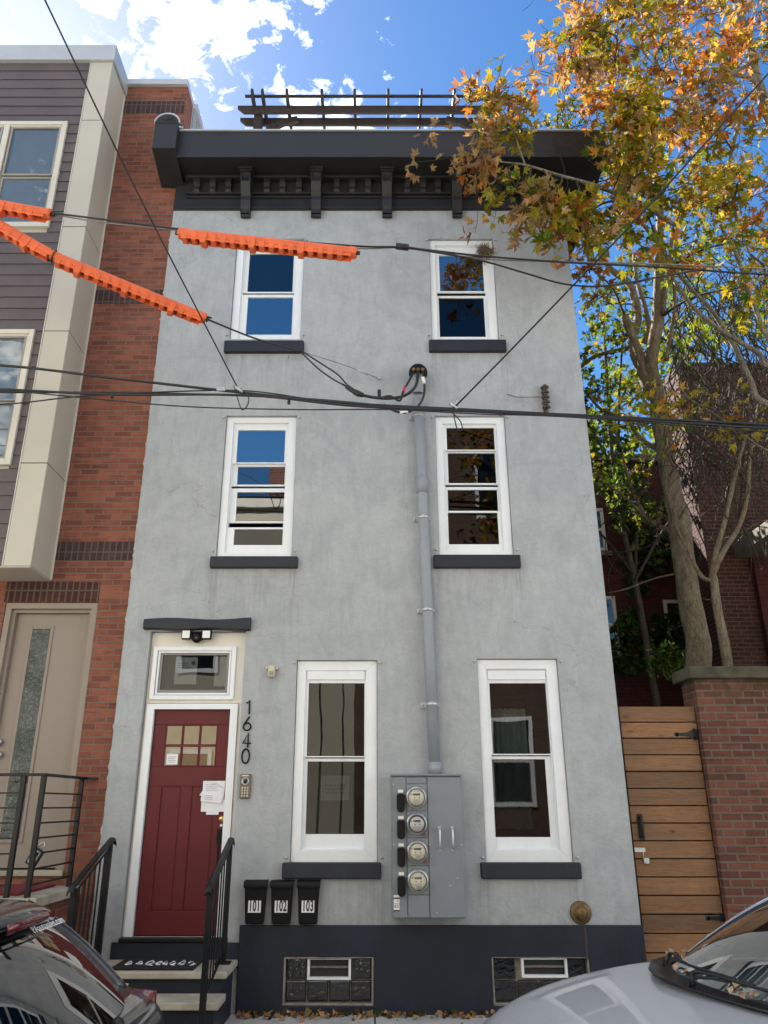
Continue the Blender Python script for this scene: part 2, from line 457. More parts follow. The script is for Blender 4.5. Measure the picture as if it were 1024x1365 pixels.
M['paper'] = painted('white_paper', (.80,.80,.83,1), .7, var=.05, vs=8)
M['label_white'] = painted('white_label', (.82,.82,.82,1), .5, var=.03, bump=0)
M['brass'] = painted('brass', (.70,.47,.15,1), .28, 1., var=.12, vs=40, bump=.1)
M['old_brass'] = painted('tarnished_brass', (.17,.11,.05,1), .5, .7, var=.4, vs=30, bump=.5, bs=60)
M['orange'] = painted('orange_safety_plastic', (.74,.14,.038,1), .5, var=.16, vs=7, bump=.2, bs=30, dirt=.22)
M['cable'] = painted('black_cable', (.012,.012,.013,1), .45, var=.2, vs=20, bump=.1)
M['cable_grey'] = painted('bare_aluminium_cable', (.22,.20,.18,1), .45, .5, var=.2, vs=30)
M['red_tape'] = painted('red_tape', (.55,.03,.05,1), .5)
M['gate_wood'] = wood_mat('cedar_gate_boards', (.27,.15,.075,1), (.145,.075,.035,1), (1.1, 6, 24), .65, knots=True, gray=.35)
M['pergola'] = wood_mat('dark_stained_timber', (.034,.024,.019,1), (.018,.013,.011,1), (2, 2, 14), .75, gray=.2)
M['mat_red'] = painted('red_carpet', (.16,.012,.018,1), .95, bump=.8, bs=90)
M['doormat'] = painted('black_doormat', (.010,.010,.011,1), .98, bump=.8, bs=90)
M['glassblock'] = glass_mat('glass_block', .10, (.14,.15,.12,1), .25, 30, .12)
M['mortar'] = painted('old_mortar', (.26,.245,.20,1), .9, var=.4, vs=14, bump=.9, bs=40, dirt=.35)
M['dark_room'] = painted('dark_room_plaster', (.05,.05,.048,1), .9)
M['bark'] = bark_mat('maple_bark', (.31,.25,.17,1), (.15,.115,.078,1))
M['bark_pale'] = bark_mat('pale_limb_bark', (.30,.265,.21,1), (.14,.12,.092,1), 9)
M['bark_thin'] = bark_mat('thin_branch_bark', (.11,.085,.065,1), (.05,.038,.03,1), 18)
M['leaf'] = leaf_mat('autumn_leaf', .42)
M['leaf_dark'] = leaf_mat('ivy_leaf', .15)
M['dead_leaf'] = leaf_mat('fallen_leaf', .1)
M['tyre'] = painted('tyre_rubber', (.014,.014,.014,1), .85, bump=.5, bs=80)
M['rim'] = painted('alloy_rim', (.35,.36,.37,1), .3, .9)
M['car_grey'] = painted('silver_grey_car_paint', (.42,.435,.46,1), .42, .1, var=.012, vs=1.5, bump=0, coat=.8)
M['car_black'] = painted('black_car_paint', (.013,.014,.017,1), .3, .2, var=.05, bump=0, coat=1.)
M['car_trim'] = painted('black_car_trim', (.008,.008,.009,1), .45, bump=.1)
M['chrome'] = painted('bright_trim', (.75,.76,.78,1), .15, 1., bump=0)
M['lamp_red'] = painted('red_lamp_lens', (.12,.006,.010,1), .18, coat=1., bump=0)
M['lamp_clear'] = painted('clear_lamp_lens', (.5,.5,.5,1), .1, .4, coat=1., bump=0)
M['seat'] = painted('dark_seat_cloth', (.02,.02,.022,1), .9)
M['beige_wall'] = painted('beige_opposite_stucco', (.45,.42,.33,1), .85, var=.08, vs=1.5, bump=.3, bs=30)
M['asphalt'] = painted('asphalt', (.105,.105,.105,1), .9, var=.25, vs=3, bump=.8, bs=120)
M['roofing'] = painted('roof_membrane', (.42,.43,.44,1), .8, var=.1, vs=2)
M['mosscap'] = painted('mossy_capstone', (.075,.066,.04,1), .95, var=.55, vs=6, bump=.9, bs=22, dirt=.7)
# ================================================================= GROUND AND STREET
YF = 8.0          # facade plane
KERB = 5.62       # street edge of the near pavement
def struct(mb, name, mat, **kw):
    o = mb.build(name, mat, **kw); return tag(o, kind='structure')

b = MB(); b.add([(-400,-400,-.16),(400,-400,-.16),(400,400,-.16),(-400,400,-.16)], [(0,1,2,3)])
struct(b, 'ground', painted('ground_soil', (.09,.08,.06,1), .95, var=.3))
b = MB(); b.add([(-60,.42,-.13),(60,.42,-.13),(60,KERB,-.13),(-60,KERB,-.13)], [(0,1,2,3)])
struct(b, 'road', M['asphalt'])
b = MB()
x = -30.0
while x < 30:
    b.box(x+.006, x+1.494, KERB+.16, KERB+1.3, -.13, -.003); b.box(x+.006, x+1.494, KERB+1.31, YF+.05 if x > -30 else YF, -.13, 0)
    x += 1.5
struct(b, 'pavement', M['conc'], bevel=.006)
b = MB(); b.box(-30, 30, KERB, KERB+.15, -.2, .0)
struct(b, 'kerb', M['conc'], bevel=.012)
b = MB(); b.box(-30, 30, -2.0, .27, -.13, 0)
struct(b, 'far_pavement', M['conc'])
b = MB(); b.box(-30, 30, .27, .42, -.2, .0)
struct(b, 'far_kerb', M['conc'], bevel=.012)

# ================================================================= GREY ROW HOUSE
XL, XR, ZT = -2.60, 2.44, 8.9
DEEP = 15.0
house = empty('row_house', (0, YF, 0), 'grey stucco three storey row house with black bracketed cornice and red front door', 'house')

def rect(x0t, x1t, yt, yb, Y=YF):
    """survey a facade rectangle from the photo: left/right bearing at its top edge, top and bottom bearing"""
    a = at(x0t, yt, Y); c = at(x1t, yt, Y); d = at(x0t, yb, Y)
    return a.x, c.x, d.z, a.z

def holed_wall(x0, x1, z0, z1, yf, yb, holes):
    xs = sorted({x0, x1, *[h[0] for h in holes], *[h[1] for h in holes]})
    zs = sorted({z0, z1, *[h[2] for h in holes], *[h[3] for h in holes]})
    xs = [x for x in xs if x0 <= x <= x1]; zs = [z for z in zs if z0 <= z <= z1]
    m = MB()
    def inh(x, z): return any(h[0] < x < h[1] and h[2] < z < h[3] for h in holes)
    vid = {}
    def v(x, y, z):
        k = (round(x, 5), round(y, 5), round(z, 5))
        if k not in vid: vid[k] = len(m.v); m.v.append((x, y, z))
        return vid[k]
    def q(*c): m.f.append([v(*p) for p in c]); m.mi.append(0); m.sm.append(False)
    for i in range(len(xs)-1):
        for j in range(len(zs)-1):
            a, b_, c, d = xs[i], xs[i+1], zs[j], zs[j+1]
            if inh((a+b_)/2, (c+d)/2): continue
            q((a,yf,c),(b_,yf,c),(b_,yf,d),(a,yf,d)); q((a,yb,d),(b_,yb,d),(b_,yb,c),(a,yb,c))
            for (da, pa, pb) in ((-1,(a,c),(a,d)),(1,(b_,c),(b_,d))):
                xm = a-.001 if da < 0 else b_+.001
                if xm < x0 or xm > x1 or inh(xm, (c+d)/2): q((pa[0],yf,pa[1]),(pb[0],yf,pb[1]),(pb[0],yb,pb[1]),(pa[0],yb,pa[1]))
            for (zz, side) in ((c, -.001), (d, .001)):
                zm = zz+side
                if zm < z0 or zm > z1 or inh((a+b_)/2, zm): q((a,yf,zz),(b_,yf,zz),(b_,yb,zz),(a,yb,zz))
    return m

W = {
 '3l': rect(316, 406, 318, 452), '3r': rect(572, 657, 318, 452),
 '2l': rect(302, 396, 554, 741), '2r': rect(580, 673, 554, 739),
 '1l': rect(396, 503, 880, 1151), '1r': rect(636, 743, 878, 1151)}
DOORH = (-2.335, -1.345, 0.0, 3.425)
VL = rect(379, 498, 1275, 1340); VR = rect(655, 784, 1275, 1340)
holes = list(W.values()) + [DOORH, VL, VR]
holed_wall(XL, XR, 0, ZT+.05, YF, YF+.28, holes).build('front_wall', M['stucco'], house, bevel=.007)
b = MB()
b.box(XR-.28, XR, YF+.283, DEEP, 0, ZT+.6); b.box(XL+.01, XL+.28, YF+.283, DEEP, 0, ZT+.6); b.box(XL+.28, XR-.28, DEEP-.28, DEEP-.003, 0, ZT+.6)
b.build('side_wall', M['stucco'], house)
b = MB(); b.box(XL+.02, XR-.01, YF-.25, DEEP-.05, ZT+.62, ZT+.80)
b.build('roof', M['roofing'], house)
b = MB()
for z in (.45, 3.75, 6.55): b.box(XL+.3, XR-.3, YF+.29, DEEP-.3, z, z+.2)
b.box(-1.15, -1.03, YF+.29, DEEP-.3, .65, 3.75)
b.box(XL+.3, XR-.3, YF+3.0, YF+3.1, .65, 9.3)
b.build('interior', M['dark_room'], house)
# ragged paint edge lapping the neighbour's brick
b = MB(); rr = random.Random(3)
zs = [0.02+i*.035 for i in range(int(8.7/.035))]
pl = []
for z in zs: pl.append((XL-.006-.016*abs(mnoise.noise((z*2.1,1,0)))-.006*rr.random()-(.010 if rr.random() < .1 else 0), z))
vs = [(p[0], YF+.012, p[1]) for p in pl] + [(XL+.003, YF+.012, p[1]) for p in pl]
n = len(pl)
b.add(vs, [(i, i+n, i+n+1, i+1) for i in range(n-1)])
b.build('paint_edge', M['stucco_edge'], house)

# foundation (navy), with the two basement openings
holed_wall(-1.237, XR+.012, 0.0, .705, YF-.028, YF-.001, [VL, VR]).build('foundation', M['navy'], house, bevel=.008)

# ---- basement windows of glass block
def block_window(name, r, vent, label, cols, rows):
    x0, x1, z0, z1 = r
    vx0, vx1, vz0, vz1 = vent
    m = MB(); m.box(x0, x1, YF+.075, YF+.10, z0, z1)                 # mortar bed
    xs = [x0+.012+(x1-x0-.024)*i/cols for i in range(cols+1)]
    zs = [z0+.012+(z1-z0-.024)*i/rows for i in range(rows+1)]
    g = 0.006
    root = m.build('basement_window', M['mortar'], house)
    root['label'] = label
    blk = MB()
    for i in range(cols):
        for j in range(rows):
            a, c, d, e = xs[i]+g, xs[i+1]-g, zs[j]+g, zs[j+1]-g
            cx, cz = (a+c)/2, (d+e)/2
            if vx0-.02 < cx < vx1+.02 and vz0-.02 < cz < vz1+.06: continue
            blk.box(a, c, YF+.045, YF+.073, d, e)
    blk.build('glass_block', M['glassblock'], root, bevel=.012, seg=3)
    f = MB(); f.frame(vx0, vx1, vz0, vz1, .022, YF+.012, YF+.073)
    vent_o = f.build('vent_frame', M['white'], root, bevel=.003)
    f = MB(); f.box(vx0+.022, vx1-.022, YF+.062, YF+.072, vz0+.022, vz1-.022); f.build('vent_opening', M['joint'], vent_o)
    f = MB()
    for k, zz in enumerate((.55,)):
        h = vz1-vz0-.044; zc = vz0+.022+h*zz
        f.add([(vx0+.026, YF+.03, zc-.006), (vx1-.026, YF+.03, zc-.006), (vx1-.026, YF+.058, zc+.004), (vx0+.026, YF+.058, zc+.004)], [(0,1,2,3)])
    f.build('vent_louvre', M['mortar'], vent_o, solid=.004)
    e = MB(); e.frame(x0-.006, x1+.006, z0-.006, z1+.006, .022, YF-.018, YF+.03)
    rr = random.Random(int(x0*100))
    e.v = [(p[0]+rr.uniform(-.006,.006), p[1], p[2]+rr.uniform(-.006,.006)) for p in e.v]
    e.build('mortar_edge', M['mortar'], root, bevel=.008)
block_window('l', VL, rect(410, 468, 1276, 1307), 'glass block basement window with a small white vent', 4, 2)
block_window('r', VR, rect(695, 756, 1276, 1304), 'patched glass block basement window at the right', 4, 2)

# ---- double hung windows
def sill(px0, px1, pyt, pyb, parent):
    a = at(px0, pyt, YF-.06); c = at(px1, pyt, YF-.06); d = at(px0, pyb, YF-.06)
    m = MB(); m.box(a.x, c.x, YF-.06, YF+.05, d.z, a.z)
    m.build('window_sill', M['sill_black'], parent, bevel=.014, seg=3)

def glass_pane(m_name, parent, x0, x1, z0, z1, y):
    m = MB(); m.add([(x0,y,z0),(x1,y,z0),(x1,y,z1),(x0,y,z1)], [(0,1,2,3)])
    return m.build('glass_pane', M[m_name], parent, normals=False)

def nails(m, x0, x1, z0, z1):
    for (x, z) in ((x0-.03, z1-.03), (x1+.03, z1-.03), (x0-.035, z0+.05), (x1+.035, z0+.05)):
        m.lathe([(.012,0),(.012,.02),(.008,.025)], (x, YF, z), (0,-1,0), 8)

def window(r, label, jamb, top, bot, panes, sillpx, cream=True, header=None, y_frame=.035):
    """panes: list of (x0,x1,z0,z1,depth,glass,sashwidth) fully surveyed; trim = casing around"""
    x0, x1, z0, z1 = r
    m = MB()
    yf = YF + y_frame
    # mitred casing
    jl, jr = jamb
    def mitre(poly_o, poly_i, y0, y1):
        for k in range(4):
            a, b_ = poly_o[k], poly_o[(k+1) % 4]; c, d = poly_i[(k+1) % 4], poly_i[k]
            m.prism([a, b_, c, d], y0, y1, 'y')
    g = .0015
    po = [(x0+.004, z0+.004), (x1-.004, z0+.004), (x1-.004, z1-.004), (x0+.004, z1-.004)]
    pi = [(x0+jl, z0+bot), (x1-jr, z0+bot), (x1-jr, z1-top), (x0+jl, z1-top)]
    mitre(po, pi, yf, yf+.03)
    pi2 = [(pi[0][0]+.012, pi[0][1]+.012), (pi[1][0]-.012, pi[1][1]+.012), (pi[2][0]-.012, pi[2][1]-.012), (pi[3][0]+.012, pi[3][1]-.012)]
    mitre(pi, pi2, yf+.022, yf+.09)
    root = m.build('window', M['white'], house, bevel=.004)
    root['label'] = label
    if header:
        h = MB(); h.box(pi2[3][0], pi2[2][0], yf+.012, yf+.05, header[0], header[1]); h.box(pi2[3][0], pi2[2][0], yf+.03, yf+.055, header[1]-.0, header[1]+.02)
        h.build('header_board', M['white'], root, bevel=.003)
    lowest = min(p[2] for p in panes); highest = max(p[3] for p in panes)
    hi_lim = (header[0] if header else z1-top)
    for (a, c, d, e, dy, gm, sw) in panes:
        s = MB(); sl, sr, sb, st = sw if hasattr(sw, '__len__') else (sw,)*4
        sl = max(.012, a-(x0+jl)); sr = max(.012, (x1-jr)-c)
        if d == lowest: sb = max(.012, d-(z0+bot))
        if e == highest: st = max(.012, hi_lim-e)
        if dy > .01: st = max(st, .03); sb = max(sb, .02)
        y = yf + .03 + dy
        s.box(a-sl, a, y, y+.03, d-sb, e+st); s.box(c, c+sr, y, y+.03, d-sb, e+st)
        s.box(a, c, y, y+.03, e, e+st); s.box(a, c, y, y+.03, d-sb, d)
        so = s.build('sash', M['white'], root, bevel=.003)
        glass_pane(gm, so, a, c, d, e, y+.015)
    if sillpx: sill(*sillpx, root)
    n_ = MB(); nails(n_, x0, x1, z0, z1); n_.build('nail_head', M['galv'], root)
    return root

def pane(pxa, pxc, pyt, pyb, dy, gm, sw, yy=.08):
    # pxa/pxc: left and right bearing of the glass at its top edge
    a, c, d, e = rect(pxa, pxc, pyt, pyb, YF+yy)
    return (a, c, d, e, dy, gm, sw)

w = window(W['3l'], 'third floor window at the left, its lower pane mirroring blue sky', (.095,.095), .075, .03,
  [pane(333, 392, 337, 388, .03, 'glass_shade', (.02,.02,.012,.03)), pane(331, 391, 397, 447, .0, 'glass_hi', (.03,.03,.025,.035))], (299, 405, 453, 468))
w = window(W['3r'], 'third floor window at the right, mirroring branches, with a bird nest at its top corner', (.075,.11), .075, .03,
  [pane(585, 643, 341, 389, .0, 'glass_hi', (.03,.03,.02,.06)), pane(585, 645, 396, 448, .03, 'glass', (.02,.03,.02,.02))], (572, 675, 452, 467))
w = window(W['2l'], 'second floor window at the left with storm sash rails', (.085,.10), .075, .05,
  [pane(318, 381, 574, 617, .0, 'glass_hi', (.035,.04,.014,.045)), pane(317, 380, 621, 645, .035, 'glass_mid', (.02,.02,.012,.01)),
   pane(316, 379, 655, 694, .035, 'glass_shade', (.02,.02,.012,.045)), pane(313, 378, 706, 727, .0, 'glass', (.035,.03,.045,.022))], (280, 397, 741, 756))
w = window(W['2r'], 'second floor window at the right mirroring brown walls and branches', (.085,.10), .085, .05,
  [pane(595, 658, 571, 600, .0, 'glass', (.03,.03,.014,.04)), pane(597, 660, 603, 643, .035, 'glass', (.02,.02,.015,.01)),
   pane(597, 663, 652, 680, .035, 'glass', (.02,.02,.008,.035)), pane(597, 663, 684, 726, .0, 'glass', (.035,.03,.045,.012))], (578, 694, 739, 756))
w = window(W['1l'], 'ground floor window beside the door with a paper notice in it', (.095,.115), .10, .115,
  [pane(412, 486, 911, 1008, .0, 'glass', (.025,.03,.012,.02)), pane(410, 486, 1015, 1112, .03, 'glass_screen', (.015,.02,.045,.02))], (376, 508, 1150, 1172), header=(rect(400,500,905,920)[3]+.0, rect(400,500,893,905)[3]))
x0, x1, z0, z1 = rect(428, 466, 1034, 1067, YF+.2)
nt = MB(); nt.box(x0, x1, YF+.2, YF+.202, z0, z1); no = nt.build('paper_notice', M['paper'], w)
nt = MB()
for j, (u0, u1) in enumerate(((.14,.86),(.15,.84),(.17,.84))):
    u = u0; q = random.Random(j)
    while u < u1-.02:
        l = q.uniform(.05, .15); zc = z1-(z1-z0)*(.40+.145*j)
        nt.box(x0+(x1-x0)*u, x0+(x1-x0)*min(u1, u+l), YF+.197, YF+.1995, zc-.012, zc+.012); u += l+.025
nt.build('notice_lettering', M['ink_soft'], no)
w = window(W['1r'], 'ground floor window between the meters and the wooden gate', (.095,.115), .10, .115,
  [pane(652, 727, 911, 1005, .0, 'glass', (.025,.03,.012,.02)), pane(652, 727, 1012, 1116, .03, 'glass_screen', (.015,.02,.03,.02))], (641, 775, 1150, 1172), header=(rect(400,500,905,920)[3], rect(400,500,893,905)[3]))
# curtains and a light inside the right ground floor room
x0, x1, z0, z1 = rect(655, 700, 945, 1105, YF+.35)
cu = MB()
rows = []
for j in range(2):
    rows.append([(x0+(x1-x0)*i/30, YF+.35+.025*math.sin(i*1.35)+.012*math.sin(i*.6), (z0, z1)[j]) for i in range(31)])
cu.grid(rows); cu.build('curtain', painted('pale_green_curtain', (.35,.42,.38,1), .9), w)

# ---- front door
DY = YF + .09
ZS = .60                                      # threshold height
door_l, door_r = -2.225, -1.445
dz0, dz1 = ZS+.005, at(250, 946, DY).z
m = MB()                                     # flat cream surround panel above and beside
tq = rect(206, 316, 862, 933, DY-.03); qx0, qx1, qz0, qz1 = tq[0]+.03, tq[1]-.03, tq[2]+.03, tq[3]-.03
m.box(DOORH[0]+.003, qx0, DY-.02, DY+.02, dz1+.062, DOORH[3]-.003); m.box(qx1, DOORH[1]-.003, DY-.02, DY+.02, dz1+.062, DOORH[3]-.003)
m.box(qx0, qx1, DY-.02, DY+.02, dz1+.062, qz0); m.box(qx0, qx1, DY-.02, DY+.02, qz1, DOORH[3]-.003)
m.box(DOORH[0]+.003, DOORH[0]+.025, DY-.02, DY+.02, ZS, dz1+.06)
m.box(DOORH[1]-.04, DOORH[1]-.003, DY-.02, DY+.02, ZS, dz1+.06)
sur = m.build('door_surround', M['cream_trim'], house, bevel=.003)
m = MB(); m.frame(DOORH[0]+.027, DOORH[1]-.042, ZS, dz1+.055, .075, DY-.045, DY+.02, wb=.001, wt=.055)
m.frame(DOORH[0]+.055, DOORH[1]-.065, ZS, dz1+.03, .045, DY-.028, DY+.02, wb=.001, wt=.03)
m.build('door_frame', M['white'], house, bevel=.006)
t0 = rect(206, 316, 862, 933, DY-.03)
m = MB(); m.frame(t0[0], t0[1], t0[2], t0[3], .045, DY-.05, DY+.02); m.frame(t0[0]+.05, t0[1]-.05, t0[2]+.05, t0[3]-.045, .022, DY-.035, DY+.02)
tr = m.build('transom_window', M['white'], house, bevel=.006)
m = MB(); m.frame(t0[0]+.074, t0[1]-.074, t0[2]+.074, t0[3]-.069, .022, DY-.022, DY+.012, wb=.028, wt=.018); m.build('transom_sash', painted('grey_sash', (.22,.22,.21,1), .5), tr, bevel=.003)
glass_pane('glass', tr, t0[0]+.096, t0[1]-.096, t0[2]+.102, t0[3]-.087, DY-.001)
gx0, gx1, gz0, gz1 = t0[0]+.1, t0[1]-.1, t0[2]+.1, t0[3]-.09
m = MB(); gw = gx1-gx0; m.box(gx0+gw*.17, gx0+gw*.52, DY+.06, DY+.062, gz0+.07, gz1+.0); m.box(gx0+gw*.80, gx1+.05, DY+.06, DY+.062, gz0+.05, gz1+.0)
m.build('transom_paper', M['paper'], tr)
m = MB()
for j in range(3): m.box(gx0+gw*.21, gx0+gw*(.38+.02*j), DY+.056, DY+.0585, gz1-.07-.022*j, gz1-.062-.022*j)
m.lathe([(.022,0),(.022,.002)], (gx0+gw*.455, DY+.0585, gz1-.065), (0,-1,0), 16)
m.build('transom_print', M['ink_soft'], tr)

# door leaf with six lites and two tall panels
m = MB()
lites = rect(222, 291, 966, 1022, DY)
# survey of the six-lite field
lx0, lx1, lz0, lz1 = lites
yl = DY - .0
m.box(door_l, door_r, yl+.012, yl+.05, dz0, dz1)                  # core
def slab(x0, x1, z0, z1, y=yl): m.box(x0, x1, y, yl+.0125, z0, z1)
# stiles & rails with lites and panels cut out
pz0 = at(200, 1215, DY).z; pz1 = at(200, 1048, DY).z
pa = (door_l+.13, door_l+.325); pb = (door_l+.43, door_r-.125)
slab(door_l, door_r, lz1, dz1); slab(door_l, lx0, lz0, lz1); slab(lx1, door_r, lz0, lz1)
slab(door_l, door_r, pz1, lz0)
slab(door_l, pa[0], pz0, pz1); slab(pa[1], pb[0], pz0, pz1); slab(pb[1], door_r, pz0, pz1)
slab(door_l, door_r, dz0, pz0)
for p in (pa, pb): m.box(p[0]+.012, p[1]-.012, yl+.006, yl+.0125, pz0+.012, pz1-.012)
leaf = m.build('door', M['red_door'], house, bevel=.004)
m = MB()
cw = (lx1-lx0); ch = (lz1-lz0)
for i in range(3):
    for j in range(2):
        a = lx0+cw*i/3; c = lx0+cw*(i+1)/3; d = lz0+ch*j/2; e = lz0+ch*(j+1)/2
        m.frame(a+.001, c-.001, d+.001, e-.001, .011, yl-.002, yl+.0118)
m.build('muntin', M['red_door'], leaf, bevel=.002)
m = MB(); m.box(lx0+.01, lx1-.01, yl+.009, yl+.0115, lz0+.01, lz1-.01); m.build('papered_glass', M['kraft'], leaf)
m = MB(); m.add([(lx0+.01,yl+.006,lz0+.01),(lx1-.01,yl+.006,lz0+.01),(lx1-.01,yl+.006,lz1-.01),(lx0+.01,yl+.006,lz1-.01)], [(0,1,2,3)])
m.build('door_glass', glass_mat('door_glass', .06, (.9,.9,.9,1)), leaf, normals=False)
nx0, nx1, nz0, nz1 = rect(222.5, 237.5, 1005, 1019, yl-.01)
m = MB(); m.box(nx0, nx1, yl-.0045, yl-.003, nz0, nz1); nn = m.build('small_notice', M['paper'], leaf)
m = MB()
for j in range(4): m.box(nx0+.012, nx1-.015-.01*(j % 2), yl-.006, yl-.005, nz1-.03-.017*j, nz1-.025-.017*j)
m.build('notice_lettering', M['ink_soft'], nn)
# hardware
c = at(295.5, 1091.5, yl)
m = MB(); m.lathe([(.028,0),(.028,.006),(.022,.012),(.012,.016),(.0,.016)], (c.x-.0, yl, c.z)); m.build('deadbolt', M['brass'], leaf)
m = MB(); c2 = at(295, 1100, yl); m.box(c2.x-.011, c2.x+.011, yl-.002, yl, c2.z-.012, c2.z+.012); m.build('strike_sticker', M['label_white'], leaf)
m = MB(); c3 = at(294, 1113, yl); m.box(c3.x-.032, c3.x+.032, yl-.02, yl, c3.z-.08, c3.z+.055)
m.tube(smoothpath([(c3.x, yl-.02, c3.z-.03), (c3.x, yl-.06, c3.z-.05), (c3.x, yl-.06, c3.z-.22), (c3.x, yl-.01, c3.z-.27)]), .011, 8)
m.build('door_handle', M['plastic_black'], leaf, bevel=.004)
# threshold and black riser below it
m = MB(); m.box(DOORH[0]+.003, DOORH[1]-.003, YF-.035, DY+.05, ZS-.035, ZS)
m.build('threshold', M['black_iron'], house, bevel=.006)
m = MB(); m.box(DOORH[0]-.06, DOORH[1]+.11, YF-.02, YF+.1, .36, ZS-.037); m.build('riser_board', M['navy'], house, bevel=.005)
# black lintel above the door
a = at(192, 823, YF-.07); c = at(333, 839, YF-.07)
m = MB()
n = 14; zt = a.z; zb = c.z
top = []; 
for i in range(n+1):
    x_ = a.x + (c.x-a.x)*i/n
    top.append((x_, zt+.012*math.sin(i*.5)-.01*(1-i/n), zb+.008*math.sin(i*.8+1)))
rows = []
for (x_, z1_, z0_) in top:
    rows.append([(x_, YF+.02, z0_), (x_, YF-.065, z0_+.004), (x_, YF-.075, (z0_+z1_)/2), (x_, YF-.065, z1_-.004), (x_, YF+.02, z1_)])
m.grid(rows, smooth=False)
m.add(rows[0], [(0,1,2,3,4)]); m.add(rows[-1], [(4,3,2,1,0)])
m.build('door_lintel', M['sill_black'], house, bevel=.012, seg=3)

# house number 1640, thin modern figures standing on the wall
def digits(ch, cx, cz, h):
    w_ = h*.5; P = []
    if ch == '1': P = [[(0.05,-.5),(0.05,.5),(-.18,.28)]]
    if ch == '0': P = [[(.27*math.sin(t), .5*math.cos(t)) for t in [2*math.pi*k/20 for k in range(21)]]]
    if ch == '6': P = [[(.15,.5),(-.05,.2),(-.24,-.08)] + [(.27*math.cos(t), -.23+.27*math.sin(t)) for t in [math.pi*.86+2*math.pi*k/18 for k in range(19)]]]
    if ch == '4': P = [[(.1,-.5),(.1,.5),(-.28,-.2),(.3,-.2)]]
    return [[(cx+p[0]*h, YF-.014, cz+p[1]*h) for p in s] for s in P]
m = MB()
for ch, px, py in (('1', 332, 943), ('6', 330, 964.5), ('4', 329.3, 987), ('0', 327.8, 1008)):
    c = at(px, py, YF)
    for s in digits(ch, c.x, c.z, .135): m.tube(s, .0085, 6, smooth=False)
m.build('house_number', M['plastic_black'], house)
house['label'] = 'grey stucco three storey row house with black cornice, red door and number 1640'

# ---- cornice
cor = MB()
def bar(z0, z1, p, x0=XL+.02, x1=XR-.01): cor.box(x0, x1, YF-p, YF+.05, z0, z1)
zA = at(480, 281, YF).z                # bottom of frieze
zP1 = at(480, 264, YF-.03).z; zP0 = at(480, 277, YF-.03).z
zM = at(480, 258, YF-.05).z            # dentil band bottom moulding
zR = at(480, 237, YF-.09).z            # moulding above the modillions
CF = YF - .42                          # front of the projecting box
zS = at(480, 209, CF).z                # soffit
zTop = at(480, 175, CF).z
cor.box(XL, XR, YF-.02, YF+.05, zA, zS+.02)
cor.box(XL+.16, XR-.02, YF-.045, YF-.018, zA+.005, zA+.03)
cor.box(XL+.16, XR-.02, YF-.045, YF-.018, zP1, zP1+.022)
cor.box(XL+.14, XR-.0, YF-.06, YF-.018, zM-.005, zM+.02)
cor.box(XL+.13, XR-.0, YF-.12, YF-.018, zR-.015, zR+.03)
croot = cor.build('cornice', M['black_trim'], house, bevel=.005)
m = MB()
xl_c, xr_c = at(235, 190, CF).x, at(808, 190, CF).x
m.box(xl_c, xr_c, CF, CF+.025, zS, zTop)
m.box(xl_c, xr_c, CF+.026, YF+.3, zS+.02, zS+.05)
m.box(XR+.002, xr_c, YF+.02, DEEP-1, zS+.012, zTop-.01)
m.build('fascia', M['black_trim'], croot, bevel=.006)
m = MB(); zt_ = zTop
m.box(xl_c-.02, xr_c+.02, CF-.018, YF+.25, zt_+.001, zt_+.022)
m.box(xl_c+.1, xr_c-.0, CF+.1, YF+.6, zt_+.024, zt_+.045)
m.build('roof_flashing', M['coping'], croot, bevel=.004)
# brackets
def bracket(px):
    c = at(px, 250, YF-.1); x = c.x; hw = .062
    zt, zb = zS+.012, at(px, 289, YF-.05).z
    h = zt-zb
    prof = [(YF-.02, zt), (YF-.235, zt), (YF-.245, zt-.05), (YF-.21, zt-.07), (YF-.20, zt-.13), (YF-.215, zt-.2), (YF-.17, zt-.30), (YF-.12, zt-.36), (YF-.125, zt-.42),
            (YF-.105, zt-.50), (YF-.075, zt-.55), (YF-.085, zt-.60), (YF-.085, zb+.10), (YF-.06, zb+.05), (YF-.07, zb+.02), (YF-.05, zb), (YF-.02, zb)]
    prof = [(y, max(z, zb)) for y, z in prof]
    m = MB(); m.prism(prof, x-hw, x+hw, 'x')
    m.box(x-hw-.03, x+hw+.03, YF-.27, YF-.02, zt-.002, zt-.035-.0); m.box(x-hw-.016, x+hw+.016, YF-.252, YF-.02, zt-.037, zt-.062)
    q = MB()
    m.box(x-hw-.006, x-hw+.02, YF-.225, YF-.02, zt-.20, zt-.07)
    m.box(x+hw-.02, x+hw+.006, YF-.225, YF-.02, zt-.20, zt-.07)
    for zz in (zb+.22, zb+.13): m.box(x-hw-.008, x+hw+.008, YF-.10, YF-.02, zz, zz+.016)
    m.build('bracket', M['black_trim'], croot, bevel=.007, seg=2)
for px in (329, 422, 516, 608.5, 701): bracket(px)
def modillion(px):
    c = at(px, 248, YF-.06); x = c.x; hw = .038; zt = zR-.018; zb = at(px, 258.5, YF-.05).z+.012
    m = MB(); m.prism([(YF-.02, zt), (YF-.10, zt), (YF-.105, (zt+zb)/2+.02), (YF-.075, (zt+zb)/2), (YF-.085, zb+.03), (YF-.055, zb), (YF-.02, zb)], x-hw, x+hw)
    m.build('modillion', M['black_trim'], croot, bevel=.006)
for px in (263, 284, 305, 356, 377, 399, 449, 470, 491, 543, 564, 584, 635, 656, 677, 728): modillion(px)
